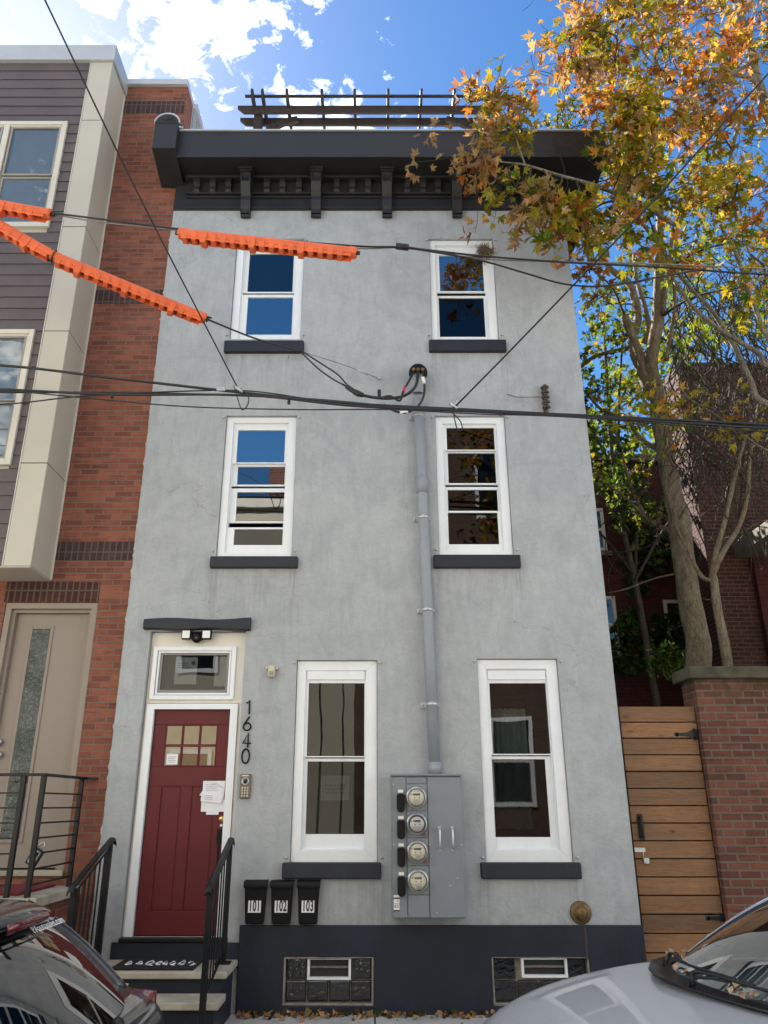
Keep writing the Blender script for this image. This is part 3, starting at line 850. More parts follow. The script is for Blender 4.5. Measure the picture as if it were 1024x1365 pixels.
# end console at the left
def console(pxl, pxr, name='end_console'):
    y0 = CF-.10
    xa, xb = at(pxl, 185, y0).x, at(pxr, 185, y0).x
    z_b = at(220, 197, y0).z; z_t = at(220, 163, y0).z
    zw = at(226, 250, YF).z
    m = MB()
    m.prism([(YF+.0, z_t+.12), (y0+.03, z_t+.12), (y0+.03, z_t), (y0, z_t), (y0, z_b), (YF, zw)], xa, xb)
    n = 14; cx = (xa+xb)/2; rad = (xb-xa)/2; zc = z_t + .01; 
    arch = [(cx+rad*math.cos(math.pi*k/n), zc+rad*1.0*math.sin(math.pi*k/n)) for k in range(n+1)]
    m.prism(arch, y0+.012, CF+.25, 'y')
    m.box(xa-.004, xb+.004, y0-.008, y0+.02, z_t-.012, z_t+.012)
    o = m.build(name, M['black_trim'], croot, bevel=.006)
    m = MB()
    arch2 = [(cx+(rad+.012)*math.cos(math.pi*k/n), zc+(rad+.012)*math.sin(math.pi*k/n)) for k in range(n+1)]
    m.tube([(p[0], y0+.02, p[1]) for p in arch2] + [(xb+.05, y0+.06, zTop+.02)], .012, 6)
    m.build('flashing_edge', M['coping'], o)
    m = MB()
    for k in range(5):
        t = math.pi*(k+.5)/5
        m.tube([(cx+.02*math.cos(t), y0+.006, zc+.02*math.sin(t)), (cx+rad*.72*math.cos(t), y0+.006, zc+rad*.72*math.sin(t))], [.006, .014], 6)
    m.build('fan_ornament', M['black_trim'], o)
    return o
console(204, 235)

# ================================================================= PERGOLA ON THE ROOF
per = empty('roof_pergola', (1.3, 9.2, 9.7), 'dark timber pergola standing on the flat roof above the cornice', 'pergola')
zb = 11.78
xa, xb = at(317, 152, 9.13).x, 1.75
for (y, t) in ((9.10, 'rafter'), (9.33, 'rafter')):
    h = .15
    m = MB(); m.prism([(xa, zb+h), (xb+.2, zb+h), (xb+.2, zb), (xa+.10, zb), (xa+.0, zb+h-.05)], y-.02, y+.02, 'y')
    m.build('beam', M['pergola'], per, bevel=.004)
for px in (337, 350.5, 383, 429.5, 473, 517.5, 561.5, 605.5, 650):
    x = at(px, 140, 9.0).x
    yb0 = 8.86
    m = MB(); m.prism([(yb0, zb+.25), (10.9, zb+.25), (10.9, zb+.12), (yb0+.10, zb+.12), (yb0, zb+.19)], x-.02, x+.02, 'x')
    m.build('rafter', M['pergola'], per, bevel=.003)
m = MB(); m.box(at(326,136,9.0).x, xb+.2, 9.0, 9.035, zb+.252, zb+.285); m.build('slat', M['pergola'], per)
m = MB(); m.box(xa+.2, xb+.2, 10.2, 10.235, zb+.252, zb+.285); m.build('slat', M['pergola'], per)
for (y,) in ((10.7,),):
    m = MB(); m.box(xa, xb+.2, y, y+.04, zb-.03, zb+.119); m.build('beam', M['pergola'], per)
for px in (344, 648):
    x = at(px, 165, 9.2).x
    m = MB(); m.box(x-.06, x+.06, 9.14, 9.29, 9.55, zb+.1); m.build('post', M['pergola'], per, bevel=.004)
    s = 1 if px < 500 else -1
    arc = [Vector((x+s*(.06), 9.215, zb-.62))]
    pts = [(x+s*(.06+.62*math.sin(t)), 9.215, zb-.62+.62*(1-math.cos(t))*1.0) for t in [0, .3, .6, .9, 1.2, 1.45]]
    pts = [(x+s*(.06+.60*(1-math.cos(t))), 9.215, zb-.60+.60*math.sin(t)) for t in [0, .3, .6, .9, 1.2, 1.5]]
    m = MB()
    for k in range(len(pts)-1):
        p, q_ = Vector(pts[k]), Vector(pts[k+1]); d = (q_-p).normalized(); nn_ = Vector((-d.z, 0, d.x))*.05
        m.add([p+nn_+Vector((0,-.03,0)), q_+nn_+Vector((0,-.03,0)), q_-nn_+Vector((0,-.03,0)), p-nn_+Vector((0,-.03,0)),
               p+nn_+Vector((0,.03,0)), q_+nn_+Vector((0,.03,0)), q_-nn_+Vector((0,.03,0)), p-nn_+Vector((0,.03,0))],
              [(0,1,2,3),(7,6,5,4),(0,4,5,1),(2,6,7,3)] + ([(0,3,7,4)] if k == 0 else []) + ([(1,5,6,2)] if k == len(pts)-2 else []))
    m.build('brace', M['pergola'], per)
    for yy in (10.6,):
        m = MB(); m.box(x-.06, x+.06, yy, yy+.09, 9.7, zb+.1); m.build('post', M['pergola'], per)
# ================================================================= THINGS FIXED TO THE FACADE
def text_mesh(s, size, loc, mat, parent, name, rot=(R(90), 0, 0), ext=.0008, sx=1., bold=0., align='CENTER', matrix=None):
    cu = bpy.data.curves.new('t', 'FONT'); cu.body = s; cu.size = size; cu.extrude = ext; cu.align_x = align; cu.align_y = 'CENTER'; cu.offset = bold
    tmp = bpy.data.objects.new('t', cu); C.objects.link(tmp)
    dg = bpy.context.evaluated_depsgraph_get(); dg.update()
    me = bpy.data.meshes.new_from_object(tmp.evaluated_get(dg))
    C.objects.unlink(tmp); bpy.data.objects.remove(tmp)
    if matrix is None:
        from mathutils import Euler
        matrix = Matrix.Translation(Vector(loc)) @ Euler(rot).to_matrix().to_4x4() @ Matrix.Diagonal((sx, 1, 1, 1))
    me.transform(matrix)
    me.materials.clear(); me.materials.append(mat)
    return link(name, me, parent)

# --- mailboxes 101, 102, 103
for i, (px, num) in enumerate(((341, '101'), (376, '102'), (411.5, '103'))):
    c = at(px, 1176, YF-.1); x = c.x
    zt = c.z + .0; zb_ = at(px, 1233, YF-.09).z
    lab = {'101': 'black wall mailbox numbered 101, nearest the stoop rail', '102': 'black wall mailbox numbered 102, between two others', '103': 'black wall mailbox numbered 103, nearest the meter cabinet'}[num]
    r_ = empty('mailbox', (x, YF, zb_), lab, 'mailbox', 'mailboxes in a row by the door')
    hw = .104
    m = MB()
    m.add([(x-hw*.80, YF-.005, zb_), (x+hw*.80, YF-.005, zb_), (x+hw*.96, YF-.005, zt), (x-hw*.96, YF-.005, zt),
           (x-hw*.80, YF-.085, zb_+.005), (x+hw*.80, YF-.085, zb_+.005), (x+hw*.96, YF-.11, zt-.03), (x-hw*.96, YF-.11, zt-.03)],
          [(0,1,2,3),(7,6,5,4),(0,4,5,1),(2,6,7,3),(1,5,6,2),(0,3,7,4)])
    m.build('box_body', M['plastic_black'], r_, bevel=.012, seg=3)
    m = MB(); rows = []
    for j, (y, z) in enumerate(((-.004, .02), (-.07, .018), (-.115, .004), (-.125, -.03), (-.120, -.062))):
        rows.append([(x+hw*(1.04)*s_, YF+y, zt+z*.75-(.012*(1-abs(s_)) if j == 4 else 0)) for s_ in (-1, -.6, 0, .6, 1)])
    m.grid(rows); m.build('lid', M['plastic_black'], r_, solid=.01, bevel=.003)
    zc = at(px, 1208, YF-.095).z
    m = MB(); yf_ = YF - .085 - .025*(zc-zb_)/(zt-zb_) - .0015
    m.box(x-.058, x+.058, yf_-.003, yf_-.001, zc-.052, zc+.052)
    pl_ = m.build('number_plate', M['label_white'], r_)
    for k, chx in enumerate(num): text_mesh(chx, .125, (x-.036+.036*k, yf_-.0048, zc), M['ink'], pl_, 'number', sx=.52, bold=.0035)

# --- electric meter cabinet
CY = YF - .24
ca = at(521.5, 1033, CY); cb_ = at(614.5, 1033, CY); cz0 = at(520, 1225, CY).z; cz1 = ca.z
cx0, cx1 = ca.x, cb_.x
cab = empty('meter_cabinet', ((cx0+cx1)/2, YF, cz0), 'grey steel cabinet with four round electric meters on the facade', 'meter cabinet')
m = MB(); m.box(cx0, cx1, CY+.02, YF-.002, cz0, cz1-.01); m.build('enclosure', M['cabinet'], cab, bevel=.005)
m = MB(); m.box(cx0-.006, cx1+.008, CY-.012, YF-.002, cz1-.008, cz1+.010); m.build('drip_cap', M['cabinet'], cab, bevel=.003)
W_ = cx1-cx0
xs1 = cx0+W_*.213; xs2 = cx0+W_*.512
m = MB(); m.box(cx0+.012, xs1-.004, CY+.004, CY+.019, cz0+.01, cz1-.02); m.build('breaker_cover', M['cabinet'], cab, bevel=.003)
m = MB(); m.box(xs2+.004, cx1-.006, CY, CY+.019, cz0+.01, cz1-.02); dr = m.build('cabinet_door', M['cabinet'], cab, bevel=.004)
for px in (586.6, 603.8):
    hx = at(px, 1118, CY-.03).x; zh = at(px, 1118, CY-.03).z
    m = MB(); m.tube(smoothpath([(hx, CY-.001, zh+.085), (hx, CY-.035, zh+.065), (hx, CY-.035, zh-.065), (hx, CY-.001, zh-.085)]), .011, 8)
    m.box(hx-.012, hx+.012, CY-.004, CY, zh+.075, zh+.105); m.box(hx-.012, hx+.012, CY-.004, CY, zh-.105, zh-.075)
    m.build('pull_handle', M['galv'], dr)
ms = [(555, 1063), (555.8, 1098.5), (556.6, 1135.5), (557.4, 1174.3)]
edges = [cz1-.02, at(550, 1045, CY).z, at(550, 1081, CY).z, at(550, 1117, CY).z, at(550, 1154, CY).z, at(550, 1193, CY).z, cz0+.01]
m = MB()
for j in range(6): m.box(xs1+.004, xs2-.004, CY+.002, CY+.019, edges[j+1]+.002, edges[j]-.002)
m.build('socket_cover', M['cabinet'], cab, bevel=.004)
for i, (px, py) in enumerate(ms):
    c = at(px, py, CY-.06); x, z = c.x, c.z
    rim = .088
    m = MB(); m.lathe([(rim+.012, 0), (rim+.012, .018), (rim+.002, .026), (rim-.004, .03)], (x, CY+.003, z), n=36)
    mt = m.build('meter', M['galv'], cab)
    mt['label'] = ['top electric meter', 'second electric meter with a grey collar', 'third electric meter', 'lowest electric meter'][i]
    m = MB(); m.lathe([(rim-.003, .0), (rim-.003, .055), (rim-.009, .063), (rim-.010, .050)], (x, CY-.02, z), n=36); m.build('meter_collar', M['conduit'] if i == 1 else M['plastic_beige'], mt)
    r2 = .068 if i == 1 else .0765
    m = MB(); m.lathe([(r2, 0), (r2, .004)], (x, CY-.086, z), n=36, smooth=False); fc = m.build('meter_face', M['meter_face_w'] if i == 1 else M['meter_face'], mt)
    m = MB(); m.box(x-.034, x+.034, CY-.0925, CY-.0905, z+.016, z+.036)
    m.box(x-.055, x-.042, CY-.0925, CY-.0905, z+.022, z+.03)
    m.box(x-.025, x-.012, CY-.0925, CY-.0905, z-.006, z+.002); m.box(x+.02, x+.033, CY-.0925, CY-.0905, z-.006, z+.002)
    m.box(x-.060, x-.050, CY-.0925, CY-.0905, z+.024, z+.028)
    m.build('meter_display', M['lcd'], mt)
    m = MB()
    for q_ in range(4): m.box(x-.034+.006*q_, x+.034-.004*q_, CY-.0925, CY-.0905, z-.022-.010*q_, z-.0195-.010*q_)
    m.box(x-.02, x+.02, CY-.0925, CY-.0905, z+.048, z+.051)
    m.build('meter_print', M['ink_soft'], mt)
    m = MB(); m.tube([(x+r2*math.cos(2*math.pi*k/32), CY-.0875, z+r2*math.sin(2*math.pi*k/32)) for k in range(33)], .0038, 6, cap=False); m.build('gasket_ring', M['ink'], mt)
    m = MB(); m.lathe([(rim-.012, 0), (rim-.016, .02), (rim-.035, .032), (0.004, .036)], (x, CY-.080, z), n=36)
    m.build('glass_cover', glass_mat('meter_glass', .025, (.97,.97,.97,1)), mt)
    if i in (1, 2):
        m = MB(); m.box(x+.075, x+.10, CY-.03, CY, z-.10, z-.075); m.build('meter_seal', painted('red_brown_seal', (.25,.12,.10,1), .5), mt)
    # lever handle
    s = at(534.3+.35*i, py+6, CY-.02)
    m = MB(); zc = s.z
    pr = []
    for k in range(9): pr.append((s.x+.036*math.cos(math.pi+math.pi*k/8), zc-.055+.036*math.sin(math.pi+math.pi*k/8)))
    pr += [(s.x+.036, zc+.06), (s.x+.028, zc+.072), (s.x-.028, zc+.072), (s.x-.036, zc+.06)]
    m.prism(pr, CY-.045, CY+.004, 'y'); bo = m.build('breaker_lever', M['plastic_black'], cab, bevel=.006)
    m = MB(); m.box(s.x-.024, s.x+.024, CY-.012, CY+.003, zc+.082, zc+.108); m.build('unit_label', M['label_white'], cab)
m = MB(); c = at(528.8, 1203, CY)
m.box(c.x-.026, c.x+.026, CY+.001, CY+.0035, c.z-.07, c.z+.06); lb = m.build('warning_label', M['label_white'], cab)
m = MB()
for (a_, b2, d_, e_) in ((-.026,.026,.028,.040),(-.026,.026,-.012,-.009),(-.018,-.01,-.045,-.02),(-.003,.02,-.026,-.021),(-.003,.02,-.042,-.037),(-.026,.026,-.070,-.060),(.004,.02,.008,.013)):
    m.box(c.x+a_, c.x+b2, CY-.001, CY+.0008, c.z+d_, c.z+e_)
m.build('warning_print', M['ink'], lb)
for (u, v) in ((.03,.93),(.03,.5),(.47,.96),(.53,.5),(.97,.5),(.6,.04),(.2,.02),(.8,.22),(.9,.27),(.68,.32),(.55,.42)):
    m = MB(); m.lathe([(.007,0),(.007,.005),(.004,.007)], (cx0+W_*u, CY+.0, cz0+(cz1-cz0)*v), n=8); m.build('screw_head', M['galv'], cab)

# --- service conduit with weatherhead
cnd = empty('service_conduit', (at(580,1030,YF-.08).x, YF, cz1), 'grey steel conduit rising from the meter cabinet to a round weatherhead', 'conduit')
yC = YF - .085
p0 = Vector((at(580, 1031, yC).x, yC, cz1+.012)); p1 = at(557.5, 532, yC)
m = MB(); m.tube([p0, p0.lerp(p1, .35), p0.lerp(p1, .7), p1], .057, 20); m.build('pipe', M['conduit'], cnd)
def along(py):
    z = at(560, py, yC).z; t = (z-p0.z)/(p1.z-p0.z); return p0.lerp(p1, t)
d = (p1-p0).normalized()
m = MB()
c = along(646); m.tube([c-d*.10, c+d*.10], .066, 20); m.build('coupling', M['conduit'], cnd)
m = MB(); m.tube([p0, p0+d*.11], .066, 20); m.build('coupling', M['conduit'], cnd)
m = MB(); m.tube([p1-d*.22, p1], .063, 20); m.build('coupling', M['conduit'], cnd)
for py in (554, 690, 813, 939):
    c = along(py)
    m = MB(); m.tube([c-d*.02, c+d*.02], .0615, 20)
    m.box(c.x-.105, c.x-.055, YF-.03, YF-.004, c.z-.022, c.z+.022); m.box(c.x+.055, c.x+.075, YF-.05, YF-.004, c.z-.015, c.z+.015)
    m.lathe([(.014,0),(.014,.015)], (c.x-.088, YF-.03, c.z), n=8)
    m.build('pipe_strap', M['galv'], cnd)
wh = at(556, 497, YF-.2)
m = MB()
rows = []
for k, (r_, dy, dz) in enumerate(((.062, .0, -.20), (.075, .01, -.14), (.115, .03, -.05), (.128, .02, .02), (.12, -.01, .08), (.085, -.03, .125), (.02, -.045, .14))):
    ring = []
    for j in range(25):
        t = 2*math.pi*j/24
        ring.append((p1.x+r_*math.cos(t), yC-.05*0+dy*-1+r_*.62*math.sin(t)-.0, wh.z+dz))
    rows.append(ring)
m.grid(rows); 
whd = m.build('weatherhead', M['conduit'], cnd)
m = MB(); yw = yC-.085
fcz = wh.z+.015
tilt = Vector((0, -.9, -.42)).normalized()
m.lathe([(.108, .0165), (.108, .020), (.0, .021)], (p1.x, yw+.005, fcz), tilt, 24)
plate = m.build('cable_plate', M['plastic_black'], whd)
m = MB(); m.lathe([(.122, -.03), (.122, .006), (.112, .016)], (p1.x, yw+.005, fcz), tilt, 24); m.build('rim', M['conduit'], whd)
m = MB()
for a in (-.05, 0, .05): m.lathe([(.022, 0.02), (.022, .045), (.014, .05)], (p1.x+a, yw-.008, fcz+.04), tilt, 10)
m.build('bushing', M['old_brass'], whd)
# service loops from weatherhead to the splices
loop = empty('service_loop', (p1.x, yw, fcz), 'black service cables looping out of the weatherhead into taped splices', 'cable')
YW = 7.55
m = MB()
f0 = Vector((p1.x-.05, yw-.03, fcz)); f1 = Vector((p1.x, yw-.03, fcz)); f2 = Vector((p1.x+.05, yw-.03, fcz))
m.tube(smoothpath([f0+Vector((0,0,.05)), f0, at(538, 521, YW), at(533, 534, YW), at(520, 528, YW), at(506, 531, YW)]), .013, 8)
m.tube(smoothpath([f1+Vector((0,0,.05)), f1, at(554, 515, YW), at(540, 527, YW), at(520, 531, YW), at(500, 530, YW), at(484, 527, YW)]), .017, 8)
m.tube(smoothpath([f2+Vector((0,0,.05)), f2, at(566, 518, YW), at(562, 535, YW), at(550, 547, YW), at(535, 550, YW), at(520, 545, YW), at(512, 539, YW)]), .013, 8)
m.build('loop_cable', M['cable'], loop)
m = MB(); m.tube([at(540, 515, YW), at(537, 524, YW)], .0165, 8); m.build('red_tape', M['red_tape'], loop)
m = MB(); m.tube([at(563.5, 503, YW), at(565.5, 511, YW)], .018, 8); m.tube([at(533, 550, YW), at(544, 549, YW)], .0165, 8); m.build('splice_sleeve', M['label_white'], loop)
m = MB(); m.tube(smoothpath([at(456, 512, YW), at(462, 515, YW), at(474, 523, YW), at(484, 527, YW)]), [.012]*6+[.03]*6+[.036]*4+[.03]*3, 8)
m.build('taped_splice', M['cable'], loop)
m = MB(); m.tube([at(505.5, 520, YW), at(505.8, 531, YW)], .02, 8); m.build('cable_stub', M['cable'], loop)

# --- fire alarm strobe, intercom, security light, gas cap, insulators, screw eye
def simple(name, label, cat, loc, group=None): return empty(name, loc, label, cat, group)
c = at(362, 895, YF-.05)
o = simple('bell_box', 'small beige wall sounder between the door and the window', 'wall sounder', (c.x, YF, c.z))
m = MB(); m.box(c.x-.036, c.x+.036, YF-.07, YF-.002, c.z-.055, c.z+.06); bd = m.build('housing', M['plastic_beige'], o, bevel=.01)
m = MB(); m.box(c.x-.065, c.x-.037, YF-.05, YF-.002, c.z+.02, c.z+.05); m.box(c.x+.037, c.x+.065, YF-.05, YF-.002, c.z+.02, c.z+.05); m.build('mounting_ear', M['plastic_beige'], o, bevel=.005)
m = MB(); m.box(c.x-.024, c.x+.024, YF-.076, YF-.071, c.z-.04, c.z+.0); m.build('grille', painted('grey_grille', (.3,.27,.2,1), .6), o)
c = at(327, 1048, YF-.02)
o = simple('door_intercom', 'bronze intercom keypad below the house number', 'intercom', (c.x, YF, c.z))
m = MB(); m.box(c.x-.052, c.x+.052, YF-.03, YF-.002, c.z-.112, c.z+.112); m.build('faceplate', painted('bronze_plate', (.16,.12,.085,1), .4, .5, bump=.1), o, bevel=.006)
m = MB(); m.lathe([(.036,0),(.036,.006),(.028,.008),(.028,.004),(.0,.004)], (c.x, YF-.031, c.z+.045), n=24); m.build('speaker_ring', M['galv'], o)
m = MB(); m.lathe([(.014,0),(.014,.004)], (c.x, YF-.036, c.z+.045), n=16); m.build('camera_lens', M['ink'], o)
m = MB()
for i in range(3):
    for j in range(4): m.box(c.x-.034+.026*i, c.x-.018+.026*i, YF-.036, YF-.031, c.z-.095+.024*j, c.z-.079+.024*j)
m.build('key', painted('key_cap', (.5,.48,.42,1), .4), o, bevel=.002)
m = MB(); m.box(c.x-.035, c.x+.03, YF-.034, YF-.031, c.z+.09, c.z+.103); m.build('name_strip', M['frame_cream'], o)
c = at(262, 848, YF-.02)
zc = c.z
o = simple('security_light', 'black security camera with two square white lamps under the door lintel', 'security light', (c.x, DY, zc))
m = MB(); m.box(c.x-.055, c.x+.055, DY-.09, DY-.021, zc-.03, zc+.06); m.lathe([(.055,0),(.052,.05),(.03,.06)], (c.x, DY-.06, zc-.0), (0,-.8,-.4), 20); m.build('camera_body', M['plastic_black'], o, bevel=.01)
m = MB(); m.lathe([(.02,0),(.02,.004)], (c.x, DY-.112, zc-.024), (0,-.8,-.4), 16); m.build('camera_lens', painted('lens_glass', (.01,.01,.015,1), .05, coat=1., bump=0), o)
for s in (-1, 1):
    m = MB(); m.box(c.x+s*.105-.05, c.x+s*.105+.05, DY-.13, DY-.08, zc-.035, zc+.065); h_ = m.build('lamp_head', M['plastic_black'], o, bevel=.014, seg=3)
    m = MB(); m.box(c.x+s*.105-.039, c.x+s*.105+.039, DY-.134, DY-.1305, zc-.024, zc+.054); m.build('lamp_panel', M['label_white'], h_, bevel=.01)
c = at(775, 1217, YF-.03)
o = simple('brass_cap', 'round tarnished brass vent cap low on the wall above the right basement window', 'vent cap', (c.x, YF, c.z))
m = MB(); m.lathe([(.098,0),(.098,.012),(.085,.02),(.06,.022),(.055,.05),(.035,.06),(.02,.065)], (c.x, YF-.001, c.z), n=28); m.build('cap', M['old_brass'], o)
m = MB(); m.box(c.x+.015, c.x+.03, YF-.0295, YF-.0285, .43, .69); m.build('rust_run', painted('rust_stain', (.07,.045,.03,1), .9), o)
c = at(727, 531, YF-.06)
o = simple('insulator_rack', 'rack of brown porcelain insulators on the upper right of the wall', 'insulator')if False else empty('insulator_rack', (c.x, YF, c.z), 'rack of dark porcelain spools fixed high on the right of the wall', 'insulator')
m = MB(); zc = c.z; pr = []
for k in range(5):
    z0_ = zc+.13-.065*k
    pr += [(.028, z0_+.022), (.045, z0_+.012), (.048, z0_-.004), (.03, z0_-.012), (.022, z0_-.02)]
pr = [(r_, d_) for r_, d_ in pr]
m.lathe([(r_, d_-zc) for r_, d_ in pr][::-1], (c.x, YF-.075, zc), (0,0,1), 16)
m.build('spool', painted('brown_porcelain', (.035,.016,.012,1), .25, bump=.1, coat=.6), o)
m = MB(); m.box(c.x-.02, c.x+.02, YF-.02, YF-.002, zc-.2, zc+.19); m.box(c.x-.015, c.x+.015, YF-.09, YF-.02, zc+.155, zc+.17); m.box(c.x-.015, c.x+.015, YF-.09, YF-.02, zc-.185, zc-.17)
m.build('rack_bracket', M['old_brass'], o)
m = MB(); m.tube([(c.x-.03, YF-.06, zc+.02), at(690, 529.5, YF-.03), at(676, 525.5, YF-.003)], .005, 6); m.build('tie_wire', M['cable_grey'], o)

# --- bird nest in window corner
c = at(646, 335, YF-.0)
m = MB(); rr = random.Random(11)
for k in range(260):
    a = Vector((rr.gauss(0,.045), rr.gauss(0,.02), rr.gauss(0,.045))); d_ = Vector((rr.gauss(0,1), rr.gauss(0,.4), rr.gauss(0,1))).normalized()*rr.uniform(.03,.085)
    p = Vector((c.x, YF-.0, c.z)) + a
    m.tube([p-d_, p+Vector((0,0,rr.uniform(-.01,.01))), p+d_], .0022, 3, smooth=False)
for k in range(9):
    p = Vector((c.x+rr.uniform(-.02,.03), YF-.02, c.z-.04)); m.tube([p, p+Vector((rr.uniform(-.03,.01), 0, -.09)), p+Vector((rr.uniform(-.06,.0), 0, -.19))], .002, 3, smooth=False)
o = m.build('bird_nest', painted('nest_twigs', (.17,.12,.07,1), .95, var=.4), None, normals=False); tag(o, 'twig bird nest stuck in the corner of the right third floor window', 'bird nest')

# --- door papers
o = empty('taped_papers', (at(285,1060,YF).x, yl, at(285,1060,YF).z), 'white papers taped in layers on the red door', 'papers')
def sheet(name, quad, y, mt='paper', wrinkle=.004, seed=0):
    a, b_, c_, d_ = [at(p[0], p[1], yl) for p in quad]
    m = MB(); rows = []
    for i in range(9):
        row = []
        for j in range(9):
            u, v = i/8, j/8
            p = a.lerp(b_, v).lerp(d_.lerp(c_, v), u)
            row.append((p.x, y+wrinkle*mnoise.noise((u*3+seed, v*3, seed)), p.z))
        rows.append(row)
    m.grid(rows); return m.build(name, M[mt], o)
sheet('sheet', [(266,1060),(271,1053),(300,1050),(298,1071)], yl-.006, seed=1)
sheet('sheet', [(268,1070),(300,1070),(300,1081),(296,1083)][:4] and [(269,1066),(299.5,1066),(299,1082),(268,1082)], yl-.010, seed=2)
sheet('sheet', [(275,1080),(292,1080),(291.5,1086),(275,1086)], yl-.008, seed=3)
top_s = sheet('sheet', [(271.5,1041),(301,1041),(299,1060),(270.5,1060)], yl-.016, seed=4)
ft = sheet('sheet', [(270,1054.5),(300,1058),(295,1071),(268,1068)], yl-.022, seed=5)
m = MB()
for k in range(4):
    p = at(275, 1046+2.6*k, yl); q_ = at(289+3*(k % 2), 1046.5+2.6*k, yl); m.tube([(p.x, yl-.0215, p.z), ((p.x+q_.x)/2, yl-.0215, (p.z+q_.z)/2+.004), (q_.x, yl-.0215, q_.z)], .0014, 4)
p = [at(283,1045,yl), at(290,1045,yl), at(297,1050,yl)]
m.tube(smoothpath([(v.x, yl-.0215, v.z) for v in p]), .002, 4)
m.build('scribble', M['ink_soft'], top_s)
m = MB()
for k in range(3):
    p = at(273, 1060+2.5*k, yl); q_ = at(284, 1061+2.5*k, yl); m.tube([(p.x, yl-.0275, p.z), (q_.x, yl-.0275, q_.z)], .0014, 4)
m.build('scribble', M['ink_soft'], ft)

# ================================================================= STOOP WITH STEPS
SXL, SXR = -2.56, -1.235
st = empty('entry_steps', (-1.9, 7.6, 0), 'pale stone entry steps with dark risers below the red door', 'steps')
def slab_step(z, t, yf, yb):
    m = MB(); m.box(SXL, SXR, yf, yb, z-t, z); return m.build('tread', M['stone'], st, bevel=.012, seg=3)
slab_step(.43, .052, 7.40, 7.975); slab_step(.272, .055, 7.10, 7.44); slab_step(.12, .05, 6.8, 7.14)
for (yf, yb, z) in ((7.45, 7.97, .378), (7.15, 7.449, .217), (6.85, 7.149, .07)):
    m = MB(); m.box(SXL+.03, SXR-.04, yf, yb, 0, z); m.build('riser', M['navy'], st)
# doormat
m = MB(); m.box(-2.24, -1.53, 7.47, 7.93, .4315, .444)
dm = m.build('doormat', M['doormat'], None, bevel=.005); tag(dm, 'black doormat with curly white lettering on the top step', 'doormat')
m = MB(); rr = random.Random(4); x = -2.16
while x < -1.62:
    w1 = rr.uniform(.04, .07)
    pts = [(x, 7.68+rr.uniform(-.03,.03), .446), (x+w1*.3, 7.80+rr.uniform(-.03,.03), .446), (x+w1*.9, 7.72+rr.uniform(-.06,.03), .446), (x+w1*rr.uniform(.1,.6), 7.64+rr.uniform(-.04,.03), .446), (x+w1*1.2, 7.62+rr.uniform(-.02,.06), .446)]
    m.tube(smoothpath(pts, 4), [rr.choice((.003,.007)) for _ in range(17)], 4); x += w1+rr.uniform(.01,.05)
m.build('mat_lettering', M['label_white'], dm)

def handrail(x, label):
    o = empty('handrail', (x, 7.4, .43), label, 'handrail', 'black iron handrails of the grey house stoop')
    yb, yf = 7.78, 6.98
    zbk, zfr = 1.43, 1.115
    m = MB(); m.box(x-.022, x+.022, yb-.022, yb+.022, .44, zbk-.02); pb_ = m.build('post', M['black_iron'], o, bevel=.003)
    m = MB(); m.box(x-.065, x+.065, yb-.06, yb+.06, .4305, .445); m.build('foot_plate', M['black_iron'], pb_, bevel=.003)
    m = MB(); m.box(x-.024, x+.024, yf-.024, yf+.024, 0.0, zfr-.015); pf = m.build('post', M['black_iron'], o, bevel=.003)
    m = MB()
    prof = [(-.027,0), (-.024,.018), (-.012,.028), (.012,.028), (.024,.018), (.027,0)]
    path = [(yf-.10, zfr-.06), (yf-.07, zfr-.01), (yf-.02, zfr+.005), (yb+.01, zbk-.005), (yb+.07, zbk-.01), (yb+.10, zbk-.04), (yb+.10, zbk-.07)]
    rows = [[(x+px_, y_, z_+pz_) for (px_, pz_) in prof] for (y_, z_) in path]
    m.grid(rows); m.build('top_rail', M['black_iron'], o, solid=.012)
    m = MB()
    def ln(y, off): return zfr + (zbk-zfr)*(y-yf)/(yb-yf) + off
    m.tube([(x, yf, ln(yf,-.06)), (x, yb, ln(yb,-.06))], .011, 4, smooth=False)
    m.tube([(x, yf, ln(yf,-.80)), (x, yb, ln(yb,-.90))], .011, 4, smooth=False)
    m.build('rail_bar', M['black_iron'], o)
    n = 7
    for k in range(1, n):
        y = yf+(yb-yf)*k/n
        m = MB(); m.box(x-.0065, x+.0065, y-.0065, y+.0065, ln(y,-.80-.1*k/n), ln(y,-.055)); m.build('baluster', M['black_iron'], o)
handrail(-1.335, 'black iron handrail on the right side of the steps, beside the mailboxes')
handrail(-2.44, 'black iron handrail on the left side of the steps, next to the black hatchback')

# ================================================================= LEFT NEIGHBOUR
nb = empty('modern_townhouse', (-4.5, YF, 0), 'modern red brick townhouse with plum siding bay and cream panels', 'house')
BT = 11.08
BY = YF + .02
D = rect(8, 131, 803, 1152, BY)
dxl, dxr = D[0], D[1]; dz_b, dz_t = 1.16, D[3]
